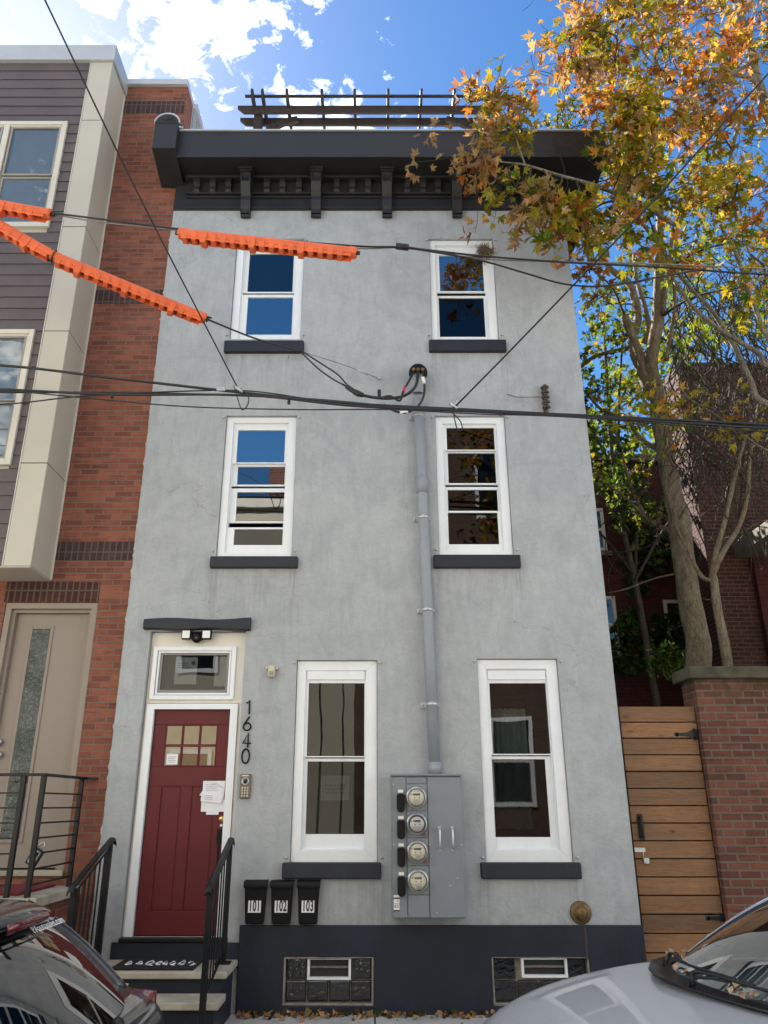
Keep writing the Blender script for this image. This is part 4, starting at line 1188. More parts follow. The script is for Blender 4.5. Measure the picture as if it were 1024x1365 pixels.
# brick front with the door opening
holed_wall(-9.5, XL-.0005, 0, BT, BY, BY+.3, [(dxl, dxr, dz_b, dz_t)]).build('brick_front', M['brick_new'], nb)
m = MB(); m.box(-9.5, -9.2, BY+.303, DEEP+2, 0, BT); m.box(XL-.30, XL-.0005, BY+.303, DEEP+2, 0, ZT+.75); m.box(-9.2, XL-.30, DEEP+1.7, DEEP+2, 0, BT)
m.box(-9.2, XL-.3, BY+.31, DEEP+1.7, BT-.3, BT-.1)
m.build('side_wall', M['brick_new'], nb)
m = MB(); m.box(XL-.30, XL-.002, BY+.303, DEEP+2, ZT+.752, BT)
for k in range(30): m.box(XL-.002, XL+.012, BY+.35+k*.22, BY+.37+k*.22, ZT+.76, BT)
m.build('metal_side_cladding', M['conduit'], nb)
m = MB()
for z0_, z1_ in ((at(200, 151, BY).z, at(200, 135, BY).z), (at(170, 405, BY).z, at(170, 387, BY).z), (at(120, 747, BY).z, at(120, 722, BY).z)):
    m.box(-9.5, XL-.02, BY-.004, BY-.0005, z0_, z1_)
m.build('soldier_course', M['brick_soldier_grey'], nb)
m = MB(); m.box(dxl-.02, dxr-.0+.0, BY-.005, BY-.0005, dz_t+.004, dz_t+.225); m.build('door_soldier_lintel', M['brick_soldier'], nb)
m = MB(); m.box(-9.56, XL+.0, BY-.05, BY+.36, BT+.001, BT+.10)
m.box(XL-.36, XL+.05, BY+.36, DEEP+2, BT+.001, BT+.10)
m.build('coping', M['coping'], nb, bevel=.006)
# bay
BYF = 7.5
bx1 = -3.47; bxc = -3.745
bz0 = 3.98; bz1 = 10.92
bay = MB(); bay.box(-8.6, bx1-.004, BYF+.035, BY-.002, bz0+.01, bz1)
bay_o = bay.build('bay', M['panel'], nb)
BAYW = [(at(91, 163, BYF).x, at(75, 303, BYF).z, at(80, 163, BYF).z), (at(47, 440, BYF).x, at(20, 620, BYF).z, at(40, 440, BYF).z)]
m = MB(); z = bz0 + .0
while z < bz1-.02:
    z1_ = min(z+.1535, bz1)
    segs = [(-8.6, bxc-.012)]
    for (wx, wa, wb_) in BAYW:
        if z1_ > wa+.02 and z < wb_-.02: segs = [(-8.6, wx-1.88), (wx-.02, bxc-.012)]
    for (sa, sb_) in segs:
        m.add([(sa, BYF+.006, z), (sb_, BYF+.006, z), (sb_, BYF+.019, z1_), (sa, BYF+.019, z1_), (sa, BYF+.034, z), (sb_, BYF+.034, z), (sb_, BYF+.034, z1_), (sa, BYF+.034, z1_)],
          [(0,1,2,3), (0,4,5,1), (1,5,6,2), (3,2,6,7), (0,3,7,4)])
    z += .1545
m.build('siding', M['siding'], bay_o)
def panels(m, ax, zs):
    for i in range(len(zs)-1): ax(m, zs[i]+.005, zs[i+1]-.005)
zj = [bz0-.0, at(100, 617, BYF).z, at(100, 441, BYF).z, at(150, 302, BYF).z, at(150, 160, BYF).z, bz1]
m = MB(); panels(m, lambda m, a, c_: m.box(bxc, bx1, BYF, BYF+.03, a, c_), zj); m.build('front_panel', M['panel'], bay_o, bevel=.003)
m = MB(); panels(m, lambda m, a, c_: m.box(bx1-.003, bx1+.004, BYF+.004, BY-.003, a, c_), zj); m.build('side_panel', M['panel'], bay_o)
m = MB(); m.box(bxc-.012, bxc-.002, BYF-.006, BYF+.034, bz0, bz1); m.box(bx1-.002, bx1+.02, BY-.016, BY-.001, bz0, bz1); m.build('corner_trim', M['frame_cream'], bay_o)
m = MB()
for zz in zj[1:-1]: m.box(bxc, bx1+.0, BYF+.005, BYF+.03, zz-.005, zz+.005); m.box(bx1-.0025, bx1+.002, BYF+.004, BY-.003, zz-.005, zz+.005)
m.build('panel_joint', M['joint'], bay_o)
m = MB(); m.box(-8.6, bx1+.004, BYF+.0, BY-.003, bz0-.012, bz0-.001); m.build('bay_soffit', M['panel'], bay_o)
m = MB(); m.box(-8.66, bx1+.035, BYF-.04, BY+.2, bz1+.002, BT+.105); m.build('bay_coping', M['coping'], bay_o, bevel=.006)
M['blind'] = painted('pale_blue_blind', (.40,.44,.46,1), .7, bump=0, var=.05)
M['bay_glass'] = glass_mat('bay_glass', .14, (.85,.88,.9,1), .03, 1.1)
M['sash_taupe'] = painted('taupe_sash', (.30,.27,.23,1), .5)
def bay_window(x1_, z0_, z1_, glx0, label, split):
    m = MB(); fw = .055
    xx0 = x1_-1.9
    y0 = BYF-.022
    m.frame(xx0, x1_, z0_, z1_, fw, y0, BYF+.033)
    m.frame(xx0+fw, x1_-fw, z0_+fw, z1_-fw, .022, y0+.018, BYF+.033)
    xm0 = glx0-.10; m.box(xm0, xm0+.07, y0+.004, BYF+.033, z0_+fw, z1_-fw)
    w_ = m.build('window', M['frame_cream'], bay_o, bevel=.004); w_['label'] = label
    for (a, c_) in ((glx0, x1_-fw-.024), (xx0+fw+.024, xm0-.02)):
        s = MB(); zc = z0_+(z1_-z0_)*split
        for (d_, e_, yy) in ((z0_+fw+.022, zc-.02, .0), (zc, z1_-fw-.022, -.012)):
            s.frame(a-.01, c_+.002, d_, e_, .022, y0+.03+yy, y0+.052+yy)
        so = s.build('sash', M['sash_taupe'], w_)
        g = MB()
        for (d_, e_, yy) in ((z0_+fw+.022, zc-.02, .0), (zc, z1_-fw-.022, -.012)):
            g.add([(a+.01, y0+.045+yy, d_+.02), (c_-.018, y0+.045+yy, d_+.02), (c_-.018, y0+.045+yy, e_-.02), (a+.01, y0+.045+yy, e_-.02)], [(0,1,2,3)])
        g.build('glass_pane', M['bay_glass'], so, normals=False)
        bl = MB(); zz = z0_+fw+.03; yb_ = BYF+.0305
        bl.add([(a-.02, yb_+.004, z0_+fw), (c_+.01, yb_+.004, z0_+fw), (c_+.01, yb_+.004, z1_-fw), (a-.02, yb_+.004, z1_-fw)], [(0,1,2,3)])
        while zz < z1_-fw-.03:
            bl.add([(a+.0, yb_+.001, zz), (c_-.0, yb_+.001, zz), (c_-.0, yb_+.0035, zz+.042), (a+.0, yb_+.0035, zz+.042)], [(0,1,2,3)]); zz += .045
        bl.build('blind', M['blind'], w_, normals=False)
zt1 = at(80, 163, BYF).z; zb1 = at(75, 303, BYF).z
bay_window(at(91, 163, BYF).x, zb1, zt1, at(17, 170, BYF).x+.0, 'upper bay window with drawn blinds, in the plum siding', .48)
zt2 = at(40, 440, BYF).z; zb2 = at(20, 620, BYF).z
bay_window(at(47, 440, BYF).x, zb2, zt2, at(47, 440, BYF).x-.75, 'lower bay window, cut by the left picture edge', .46)
# entry door
m = MB(); m.frame(dxl+.004, dxr-.004, dz_b, dz_t-.004, .06, BY+.01, BY+.16, wb=.001); m.frame(dxl+.064, dxr-.064, dz_b, dz_t-.064, .035, BY+.055, BY+.16, wb=.001)
m.build('door_frame', M['taupe'], nb, bevel=.005)
m = MB(); DX0, DX1 = dxl+.10, dxr-.10; DZ1 = dz_t-.10
m.box(DX0, DX1, BY+.11, BY+.15, dz_b+.01, DZ1); nd = m.build('door', M['taupe'], nb, bevel=.003)
Lq = rect(42, 68, 838, 1130, BY+.1)
lx0_, lx1_, lz0_, lz1_ = Lq[0]+.012, Lq[1]-.0, 1.42, Lq[3]
m = MB(); m.frame(lx0_-.03, lx1_+.03, lz0_-.03, lz1_+.03, .032, BY+.098, BY+.112); m.build('lite_frame', M['taupe'], nd, bevel=.004)
gt = NT('rippled_dark_glass'); co = gt.coords()
nz = gt.noise(co, 26, 3, .6, 1.2)
gt.pbr(gt.ramp(gt.noise(gt.coords((1,1,1)), 3.0, 2), [(.4, (.012,.03,.028,1)), (.6, (.07,.09,.085,1))]), .08, 0, 1., gt.bump(nz, 1., .05), coat=.5)
m = MB(); m.box(lx0_, lx1_, BY+.104, BY+.109, lz0_, lz1_); m.build('door_lite', gt.m, nd)
c = at(0, 990, BY+.05)
m = MB()
for py in (989, 1006): c = at(-1, py, BY+.08); m.lathe([(.03,0),(.028,.02),(.034,.045),(.02,.06)], (c.x, BY+.108, c.z), n=18)
m.build('door_knob', M['galv'], nd)
m = MB(); m.box(dxl, dxr, BY-.03, BY+.2, dz_b-.05, dz_b); m.build('door_threshold', M['stone'], nb, bevel=.006)
# stoop
ns = empty('brick_stoop', (-4, 7.5, 0), 'brick stoop with stone edge outside the taupe door', 'stoop')
NZ = 1.03
m = MB(); m.box(-5.6, -2.78, 7.02, BY-.06, 0, NZ-.08); m.build('stoop_base', M['brick_new'], ns)
m = MB(); m.box(-5.65, -2.735, 6.97, BY-.002, NZ-.078, NZ); m.build('stoop_slab', M['stone'], ns, bevel=.01)
m = MB(); m.box(-5.3, -2.95, 7.12, 7.93, NZ+.001, NZ+.02); o = m.build('entrance_carpet', M['mat_red'], None, bevel=.005); tag(o, 'red carpet mat on the stoop outside the taupe door', 'doormat')
rl = empty('stoop_railing', (-2.82, 7.4, NZ), 'black metal railing with horizontal bars around the brick stoop', 'railing')
rz = 1.975
def post(x, y): 
    m = MB(); m.box(x-.02, x+.02, y-.02, y+.02, NZ+.001, rz-.012); m.build('post', M['black_iron'], rl, bevel=.002)
post(-2.82, 7.90); post(-2.82, 6.99); post(-2.99, 6.99); post(-4.4, 6.99)
m = MB(); m.box(-2.845, -2.795, 6.96, 8.0, rz-.011, rz+.012); m.box(-4.6, -2.846, 6.965, 7.015, rz-.011, rz+.012); m.box(-2.86, -2.70, 7.955, 8.0, rz-.01, rz+.0105); m.build('top_rail', M['black_iron'], rl, bevel=.003)
m = MB()
for k in range(7):
    z = NZ+.09+.118*k
    m.box(-2.827, -2.813, 7.01, 7.88, z-.007, z+.007); m.box(-4.38, -3.01, 6.983, 6.997, z-.007, z+.007)
m.build('bar', M['black_iron'], rl)
c = at(58, 1136, 7.0)
lk = empty('lock_box', (c.x, 6.99, c.z), 'small grey key lock box hanging on the stoop railing', 'lock box')
rot = Matrix.Translation(Vector((-2.84, 7.12, c.z-.02))) @ Matrix.Rotation(R(28), 4, 'Y')
m = MB(); m.box(-.032, .032, -.03, .012, -.085, .03); m.v = [tuple(rot @ Vector(v)) for v in m.v]; m.build('case', painted('grey_lock_case', (.42,.42,.42,1), .45, .0), lk, bevel=.007)
m = MB(); m.box(-.022, .022, -.033, -.0305, -.02, .018); m.v = [tuple(rot @ Vector(v)) for v in m.v]; m.build('dial', M['ink'], lk)
m = MB(); m.box(-.046, .046, -.026, .014, -.098, .042); m.v = [tuple(rot @ Vector(v)) for v in m.v]; m.build('rubber_jacket', M['ink'], lk, bevel=.008)
m = MB(); m.tube([rot @ Vector(p) for p in [(-.02,-.01,.03),(-.02,-.01,.085),(0,-.01,.105),(.02,-.01,.085),(.02,-.01,.03)]], .006, 6); m.build('shackle', M['galv'], lk)
# ================================================================= GATE, GARDEN WALL, BUILDINGS BEHIND
gy = 8.12
gx0 = XR+.05; gx1 = at(925, 942, gy).x
gzt = at(870, 942, gy).z
gate = empty('wooden_gate', ((gx0+gx1)/2, gy, 0), 'tall gate of horizontal cedar boards between grey house and brick wall', 'gate')
m = MB(); z = gzt; k = 0
rr = random.Random(2)
while z > .05:
    m.box(gx0, gx1+rr.uniform(-.004,.004), gy, gy+.022, max(z-.1475, .03), z); z -= .1585
m.build('board', M['gate_wood'], gate, bevel=.004)
m = MB(); m.box(gx0+.02, gx0+.10, gy+.024, gy+.06, .05, gzt-.03); m.box(gx1-.10, gx1-.02, gy+.024, gy+.06, .05, gzt-.03); m.box(gx0, gx1, gy+.061, gy+.065, .03, gzt-.02)
m.build('gate_frame', M['pergola'], gate)
def hinge(px, py):
    c = at(px, py, gy)
    m = MB(); m.prism([(c.x-.20, c.z-.012), (c.x-.20, c.z+.012), (c.x-.10, c.z+.018), (c.x-.03, c.z+.045), (c.x-.03, c.z-.045), (c.x-.10, c.z-.018)], gy-.006, gy-.0005, 'y')
    m.lathe([(.02,0),(.02,.005)], (c.x-.20, gy-.001, c.z), n=12); m.tube([(c.x-.02, gy-.008, c.z-.055), (c.x-.02, gy-.008, c.z+.055)], .011, 8); m.box(c.x-.02, c.x+.02, gy-.006, gy-.0005, c.z-.05, c.z+.05)
    m.build('hinge', M['black_iron'], gate)
hinge(928, 979); hinge(972, 1224)
a = at(853, 1085, gy-.02); c = at(858, 1120, gy-.02)
m = MB(); m.box(a.x-.028, a.x+.028, gy-.006, gy-.0005, c.z, a.z); m.tube(smoothpath([(a.x, gy-.006, c.z+.03), (a.x, gy-.04, c.z+.05), (a.x, gy-.04, a.z-.05), (a.x, gy-.006, a.z-.03)]), .012, 8); m.build('pull', M['black_iron'], gate)
a = at(846, 1130, gy-.02); c = at(861, 1136, gy-.02)
m = MB(); m.box(a.x, c.x, gy-.014, gy-.0005, c.z, a.z); hs = m.build('hasp', M['galv'], gate, bevel=.002)
m = MB(); m.tube([(c.x-.025, gy-.02, c.z-.0), (c.x-.025, gy-.02, c.z-.05)], .006, 6); m.box(c.x-.03, c.x+.02, gy-.035, gy-.012, c.z-.10, c.z-.05); m.build('padlock', M['galv'], hs, bevel=.004)

wy = 8.04
gw = empty('garden_wall', (5, wy, 0), 'old red brick garden wall with a mossy capstone, right of the gate', 'wall')
wx0 = gx1+.012; wzt = at(905, 905, wy).z
m = MB(); m.box(wx0, 14, wy, wy+.36, 0, wzt); m.build('brickwork', M['brick_old'], gw)
czt = at(905, 888, wy-.05).z
m = MB(); x = wx0-.07
while x < 14: m.box(x, x+1.19, wy-.06, wy+.42, wzt+.001, czt); x += 1.2
m.build('capstone', M['mosscap'], gw, bevel=.014, seg=3)
# planting bed behind the wall (raised)
b = MB(); b.box(XR+.01, 14, wy+.37, 30, -.1, .35); struct(b, 'garden_ground', painted('garden_soil', (.045,.035,.022,1), .95, var=.4))

def bldg_window(root, x0, x1, z0, z1, y, frame='frame_cream', glass='glass', label=None, axis='y'):
    m = MB(); m.frame(x0, x1, z0, z1, .07, y-.03, y-.001); m.box(x0+.07, x1-.07, y-.02, y-.002, (z0+z1)/2-.03, (z0+z1)/2+.03)
    w_ = m.build('window', M[frame], root)
    if label: w_['label'] = label
    m = MB(); m.box(x0+.07, x1-.07, y-.012, y-.001, z0+.07, z1-.07); m.build('glass_pane', M['dark_pane'], w_)
    m = MB(); m.box(x0-.08, x1+.08, y-.08, y-.001, z0-.1, z0-.002); m.build('sill', M['conc_dark'], w_)
    return w_
M['dark_pane'] = painted('dark_window_pane', (.012,.015,.02,1), .06, spec=1., bump=0, coat=.5)
dk = empty('ivy_covered_building', (5, 16, 0), 'dark red brick building covered in ivy behind the gate and the tree', 'building')
IY = 15.5
m = MB(); m.box(1.5, 10.5, IY, IY+6, 0, 8.75); m.build('brick_wall', M['brick_dark'], dk)
m = MB(); m.box(1.4, 10.5, IY-.1, IY+6.1, 8.751, 8.9); m.build('parapet', M['conc_dark'], dk)
for (pl, pr_, pt, pb_) in ((883, 908, 800, 872), (866, 890, 676, 735), (808, 819, 795, 872), (794, 803, 678, 735)):
    a = at(pl, pt, IY); c = at(pr_, pb_, IY)
    if pl in (808, 794): a.x -= .75
    bldg_window(dk, a.x, at(pr_, pt, IY).x, c.z, a.z, IY)
# ivy: many small leaves over that wall
rb = empty('brown_brick_building', (8, 12.7, 0), 'brown brick building behind the garden wall at the right, with a concrete balcony', 'building')
RY = 12.8; rx = at(951, 800, RY).x
m = MB(); m.box(rx, 16, RY, RY+.9, 0, 9.6)
m.build('brick_wall', M['brick_far'], rb)
m = MB(); m.box(6.2+.0, 14, 11.5, RY-.001, 5.72, 5.95); m.build('balcony_slab', M['conc_dark'], rb, bevel=.01)
m = MB(); m.box(6.45, 14, RY-.12, RY-.002, 0, 5.70); m.build('recess_wall', M['brick_dark'], rb)
m = MB()
for k in range(5): m.box(6.9+k*.9, 6.93+k*.9, 11.9, 11.93, 3.0, 4.55)
m.box(6.9, 11, 11.9, 11.93, 4.55, 4.58); m.box(6.9, 11, 11.9, 11.93, 4.0, 4.02); m.box(6.85, 11, 11.85, RY-.15, 2.9, 3.0)
m.build('balcony_railing', M['galv'], rb)
m = MB()
for a_, c_, d_, e_ in ((7.6,8.6,6.6,8.3),(9.8,10.8,6.6,8.3)): m.frame(a_, c_, d_, e_, .08, RY-.03, RY-.001)
m.build('window', M['frame_cream'], rb)

# ================================================================= VEGETATION
LEAF5 = []
for ang, r_ in ((90,1.05),(76,.66),(70,.72),(52,.34),(42,.96),(28,.60),(20,.66),(2,.32),(-16,.70),(-42,.30),(-80,.14)):
    LEAF5.append((r_*math.cos(R(ang)), r_*math.sin(R(ang))))
LEAFO = LEAF5 + [(-x_, y_) for x_, y_ in LEAF5[1:][::-1]]
LEAFS = [(0,1),(.42,.55),(.85,.35),(.45,-.1),(0,-.45),(-.45,-.1),(-.85,.35),(-.42,.55)]
LEAFV = [(0,1),(.5,.4),(.42,-.25),(0,-.5),(-.42,-.25),(-.5,.4)]

PAL = {
 'orange': [(.46,.17,.035),(.52,.24,.05),(.40,.13,.03),(.46,.27,.06),(.32,.12,.04),(.42,.26,.08)],
 'yellow': [(.44,.34,.06),(.38,.32,.05),(.46,.30,.06),(.30,.28,.04),(.36,.33,.07)],
 'olive': [(.26,.24,.02),(.32,.27,.025),(.20,.20,.018),(.38,.27,.025),(.22,.17,.015)],
 'green': [(.09,.17,.02),(.14,.22,.025),(.20,.27,.03),(.07,.13,.018),(.26,.30,.04)],
 'shade': [(.05,.09,.015),(.08,.13,.02),(.06,.10,.03),(.10,.13,.02)],
 'dark': [(.03,.06,.012),(.04,.08,.015),(.06,.10,.02),(.025,.05,.012)],
 'bark': [(.10,.06,.03),(.14,.08,.04),(.07,.045,.03)],
 'tan': [(.42,.27,.14),(.36,.21,.11),(.30,.20,.10)]}

class Leaves:
    def __init__(s, seed=1):
        s.m = MB(); s.m.col = []; s.r = random.Random(seed)
    def leaf(s, p, size, pal, shape=LEAFO, out=None, hang=.4):
        r = s.r
        n = Vector((r.gauss(0,1), r.gauss(0,1)-.35, r.gauss(0,.8)+.35)).normalized()
        t = Vector((r.gauss(0,.8), r.gauss(0,.8), r.gauss(0,.5)-hang))
        if out is not None: t += out*.9
        t = (t - n*t.dot(n))
        if t.length < 1e-3: t = n.orthogonal()
        t.normalize(); u = n.cross(t)
        sz = size*r.uniform(.5, 1.25)
        fold = r.uniform(.1, .7); curl = r.uniform(-.75, .25)
        c0 = r.choice(PAL[pal] if isinstance(pal, str) else PAL[r.choices([a for a, _ in pal], [w for _, w in pal])[0]])
        k = r.uniform(.75, 1.25)
        col = (min(1, c0[0]*k), min(1, c0[1]*k), min(1, c0[2]*k), 1)
        vs = [p]
        for (x_, y_) in shape:
            vs.append(p + (u*x_ + t*(y_+.15) + n*(abs(x_)*fold*.6 + curl*y_*y_*.5))*sz*.55)
        L = len(shape)
        fs = [(0, i+1, (i+1) % L + 1) for i in range(L)]
        # tip of a lobe may be browned: one tone per leaf half
        s.m.add(vs, fs)
        k2 = r.uniform(.85, 1.1)
        for i in range(L):
            q = k2 if i < L/2 else 1.
            s.m.col.append((col[0]*q, col[1]*q, col[2]*q, 1))

def grow_spray(tw, lv, base, direction, length, r0, nleaf, size, pal, shape, rng):
    pts = [base]; d_ = direction.normalized()
    for k in range(5):
        d_ = (d_ + Vector((rng.gauss(0,.22), rng.gauss(0,.22), rng.gauss(0,.18)-.05))).normalized()
        pts.append(pts[-1] + d_*length/5)
    tw.tube(pts, [r0*(1-.14*k) for k in range(6)], 4, smooth=True)
    if not isinstance(pal, str):
        main_ = rng.choices([a for a, _ in pal], [w for _, w in pal])[0]
        pal = [(main_, 5*sum(w for _, w in pal))] + list(pal)
    for k in range(nleaf):
        t = 1 - rng.random()**1.4*.8
        i = min(4, int(t*5)); f = t*5-i
        q = pts[i].lerp(pts[i+1], f)
        off = Vector((rng.gauss(0,1), rng.gauss(0,1), rng.gauss(0,.8)-.25)).normalized()
        pet = size*rng.uniform(.3, 1.1)
        e = q + off*pet
        if rng.random() < .5: tw.tube([q, e], .0018, 3, cap=False)
        lv.leaf(e, size, pal, shape, out=off)

def nearest(limbpts, p):
    best = None
    for q in limbpts:
        d_ = (q-p).length
        if best is None or d_ < best[0]: best = (d_, q)
    return best[1]

def make_tree(name, label, base, limbs, blobs, bark, leafm='leaf', seed=1, twig='bark_thin', group=None, shape=LEAFO, trunk_n=12, cat='tree'):
    """limbs: list of lists of (Vector, radius); blobs: (centre, (rx,ry,rz), sprays, leaves each, leaf size, palette)"""
    rng = random.Random(seed)
    root = empty(name, base, label, cat, group)
    tr = MB(); lp = []
    for li, limb in enumerate(limbs):
        P = smoothpath([p for p, _ in limb], 6); rad = lerpl([r_ for _, r_ in limb], len(P))
        P2 = [p + Vector((mnoise.noise((p.x*1.7+li, p.y*1.7, p.z*1.7)), mnoise.noise((p.z*1.9, li+5.1, p.x*2)), 0))*min(.06, rad[i]*.6) for i, p in enumerate(P)]
        tr.tube(P2, [r_*(1+.10*mnoise.noise((P[i].z*4, li*3.3, 0))) for i, r_ in enumerate(rad)], trunk_n if limb[0][1] > .06 else 7)
        lp += P2[2:] if limb[0][1] > .15 else P2
    tr.build('trunk', M[bark], root, normals=False)
    tw = MB(); lv = Leaves(seed+100)
    for (c_, rd, ns_, nl, size, pal) in blobs:
        src = nearest(lp, c_)
        L = (c_-src).length
        if L > .25:
            midp = src.lerp(c_, .5) + Vector((rng.gauss(0,.08), rng.gauss(0,.08), .10*L))
            P = smoothpath([src, midp, c_], 5)
            tw.tube(P, [min(.035, .008+.010*L)*(1-.6*i/len(P)) for i in range(len(P))], 5)
            bp = P[5:]
        else: bp = [src, c_]
        for k in range(ns_):
            off = Vector((rng.gauss(0,.5)*rd[0], rng.gauss(0,.5)*rd[1], rng.gauss(0,.5)*rd[2]))
            b0 = rng.choice(bp) + off*.45
            tgt = c_ + off*1.25
            d_ = tgt - b0
            if d_.length < .12: d_ = Vector((rng.gauss(0,1), rng.gauss(0,1), rng.gauss(0,.6)))*.3
            grow_spray(tw, lv, b0, d_, max(.22, min(.9, d_.length*1.05)), .006, nl, size, pal, shape, rng)
    if tw.f: tw.build('twigs', M[twig], root, normals=False)
    o = lv.m.build('crown', M[leafm], root, normals=False)
    return root

KR = .74
def A(px, py, Y, r_): return (at(px, py, Y), r_*(KR if r_ > .03 else 1))
# --- the big maple rising behind the garden wall
TY = 10.2
limbs = [
 [(Vector((at(935,885,TY).x+.05, TY, .3)), .24), A(938, 930, TY, .235), A(930, 860, TY, .215), A(918, 780, TY, .20), A(905, 700, TY, .195), A(895, 640, TY, .17), A(886, 590, TY, .165), A(878, 540, TY-.05, .16)],
 [A(880, 560, TY, .13), A(873, 520, TY-.1, .135), A(871, 480, TY-.2, .13), A(876, 420, TY-.3, .125), A(881, 350, TY-.4, .10), A(880, 280, TY-.5, .075), A(872, 210, TY-.7, .06), A(880, 130, TY-.9, .04), A(895, 50, TY-1.1, .02)],
 [A(880, 550, TY, .10), A(866, 510, TY-.1, .10), A(853, 470, TY-.15, .085), A(843, 445, TY-.2, .08), A(836, 430, TY-.25, .085), A(832, 420, TY-.28, .075)],
 [A(868, 528, TY+.1, .10), A(852, 490, TY+.2, .10), A(843, 455, TY+.3, .10), A(850, 420, TY+.4, .09), A(838, 380, TY+.5, .08), A(812, 355, TY+.5, .07), A(795, 320, TY+.4, .05), A(792, 270, TY+.3, .03)],
 [A(846, 462, TY+.3, .06), A(820, 467, TY+.5, .05), A(795, 474, TY+.7, .045), A(775, 488, TY+.9, .03), A(762, 505, TY+1.2, .02)],
 [A(858, 458, TY+.3, .07), A(866, 440, TY+.2, .06), A(862, 415, TY+.2, .05), A(850, 380, TY+.2, .045), A(845, 340, TY+.2, .035)],
 [A(884, 600, TY, .07), A(866, 594, TY+.3, .05), A(850, 580, TY+.5, .045), A(838, 562, TY+.6, .04), A(815, 552, TY+.8, .035), A(800, 545, TY+1, .025), A(778, 520, TY+1.2, .015)],
 [A(888, 480, TY-.2, .05), A(900, 400, TY-.3, .04), A(890, 350, TY-.3, .04), A(865, 310, TY-.5, .035), A(848, 285, TY-.8, .03), A(835, 240, TY-1.1, .02)],
 [A(905, 715, TY, .06), A(888, 705, TY+.3, .045), A(862, 690, TY+.5, .035), A(842, 650, TY+.7, .025), A(828, 600, TY+.8, .018), A(815, 560, TY+.9, .012)],
 [A(866, 695, TY+.5, .02), A(835, 665, TY+.6, .018), A(805, 640, TY+.7, .012), A(792, 625, TY+.8, .008)],
 [A(900, 765, TY, .015), A(870, 772, TY+.2, .012), A(835, 785, TY+.4, .010), A(812, 790, TY+.5, .006)],
 [A(884, 420, TY-.4, .04), A(900, 300, TY-.6, .035), A(925, 220, TY-1, .03), A(960, 160, TY-1.5, .02)],
]
blobs = []
rr = random.Random(21)
def B(px, py, Y, r_, ns_, nl, size, pal, fl=.75): blobs.append((at(px, py, Y), (r_, r_, r_*fl), ns_, nl, size, pal))
fm = [('orange',5),('yellow',3),('olive',2)]
my = [('yellow',1),('olive',7),('orange',1),('green',4)]
gg = [('green',6),('dark',3),('olive',2)]
for (px, py, Y, r_, ns_, p) in (
  (820,245,8.9,.5,10,my),(840,215,8.8,.7,14,my),(900,230,8.8,.8,15,my),(960,260,8.8,.8,13,my),(820,300,9.2,.7,12,my),(760,310,9.0,.5,10,my),(1000,320,8.8,.7,9,my),(930,320,8.9,.7,10,my),
  (870,170,8.7,.8,14,fm),(850,190,8.6,.5,8,fm),(810,120,8.6,.7,12,fm),(1000,380,8.6,.6,7,my),(780,350,9.1,.45,9,fm),(960,200,8.6,.8,12,fm)):
    B(px, py, Y, r_, int(ns_*1.15), 12, .18, p)
for (px, py, Y, r_, ns_) in ((800,400,10.6,.7,9),(790,460,10.9,.6,9),(830,520,11.2,.5,8),(780,540,11.2,.5,7),(840,360,10.8,.7,9),(900,420,11,.6,8),(930,370,11,.8,9),(920,480,11.2,.5,6),(790,585,11.2,.35,5),(830,600,11.3,.25,3),(850,655,11,.22,3),(820,690,11.1,.2,2),(800,640,11.2,.22,3)):
    B(px, py, Y, r_, int(ns_*1.6), 12, .15, gg)
make_tree('maple_tree', 'big maple with a thick bare trunk rising behind the garden wall', (at(935,885,TY).x+.05, TY, .3), limbs, blobs, 'bark', seed=5)
# sawn face of the stub
# --- orange maple from the right whose boughs hang over the cornice
blobs = []
ox = 7.0
limbs = [
 [(Vector((ox, 8.9, .3)), .22), (Vector((ox, 8.9, 3.5)), .19), (Vector((6.6, 8.8, 6.0)), .16), (Vector((6.3, 8.6, 8.0)), .14), A(1045, 200, 8.2, .115), A(1018, 130, 8.0, .10), A(1000, 70, 7.9, .09), A(985, 10, 7.8, .08), A(965, -70, 7.7, .06), A(950, -160, 7.6, .04)],
 [(Vector((6.4, 8.7, 6.4)), .09), A(1030, 540, 8.9, .06), A(1000, 505, 8.9, .05), A(975, 455, 8.9, .045), A(945, 410, 8.9, .04), A(912, 375, 8.8, .035), A(888, 340, 8.7, .03), A(870, 300, 8.5, .02)],
 [(Vector((6.4, 8.7, 6.8)), .08), A(1030, 490, 8.7, .05), A(1010, 470, 8.7, .045), A(960, 440, 8.7, .04), A(925, 410, 8.7, .03), A(900, 375, 8.6, .025)],
 [A(1040, 480, 8.5, .05), A(1018, 440, 8.4, .045), A(1003, 400, 8.4, .035), A(985, 350, 8.3, .03), A(960, 300, 8.2, .02)],
 [A(1010, 110, 8.0, .05), A(985, 100, 7.6, .035), A(945, 105, 7.3, .03), A(900, 115, 7.0, .022), A(850, 135, 6.9, .016)],
 [A(1025, 60, 7.8, .03), A(1000, 85, 7.4, .025), A(960, 105, 7.1, .022), A(915, 130, 6.9, .018), A(870, 130, 6.8, .012)],
 [A(900, 300, 8.2, .035), A(850, 270, 7.7, .028), A(800, 250, 7.4, .022), A(750, 235, 7.2, .016), A(700, 220, 7.05, .012), A(665, 215, 7.0, .008), A(640, 205, 6.95, .005)],
 [A(700, 220, 7.05, .010), A(690, 190, 7.0, .008), A(680, 160, 7.0, .006), A(655, 130, 6.95, .004)],
 [A(980, 20, 7.8, .05), A(930, -10, 7.4, .04), A(870, 10, 7.2, .03), A(810, 30, 7.1, .02), A(760, 50, 7.0, .012)],
 [A(990, 150, 8.0, .03), A(975, 210, 7.8, .022), A(980, 280, 7.7, .016), A(1000, 340, 7.6, .01)],
]
om = [('orange',6),('yellow',2),('olive',2),('tan',3)]
oy = [('orange',3),('yellow',2),('olive',6),('green',2),('tan',1)]
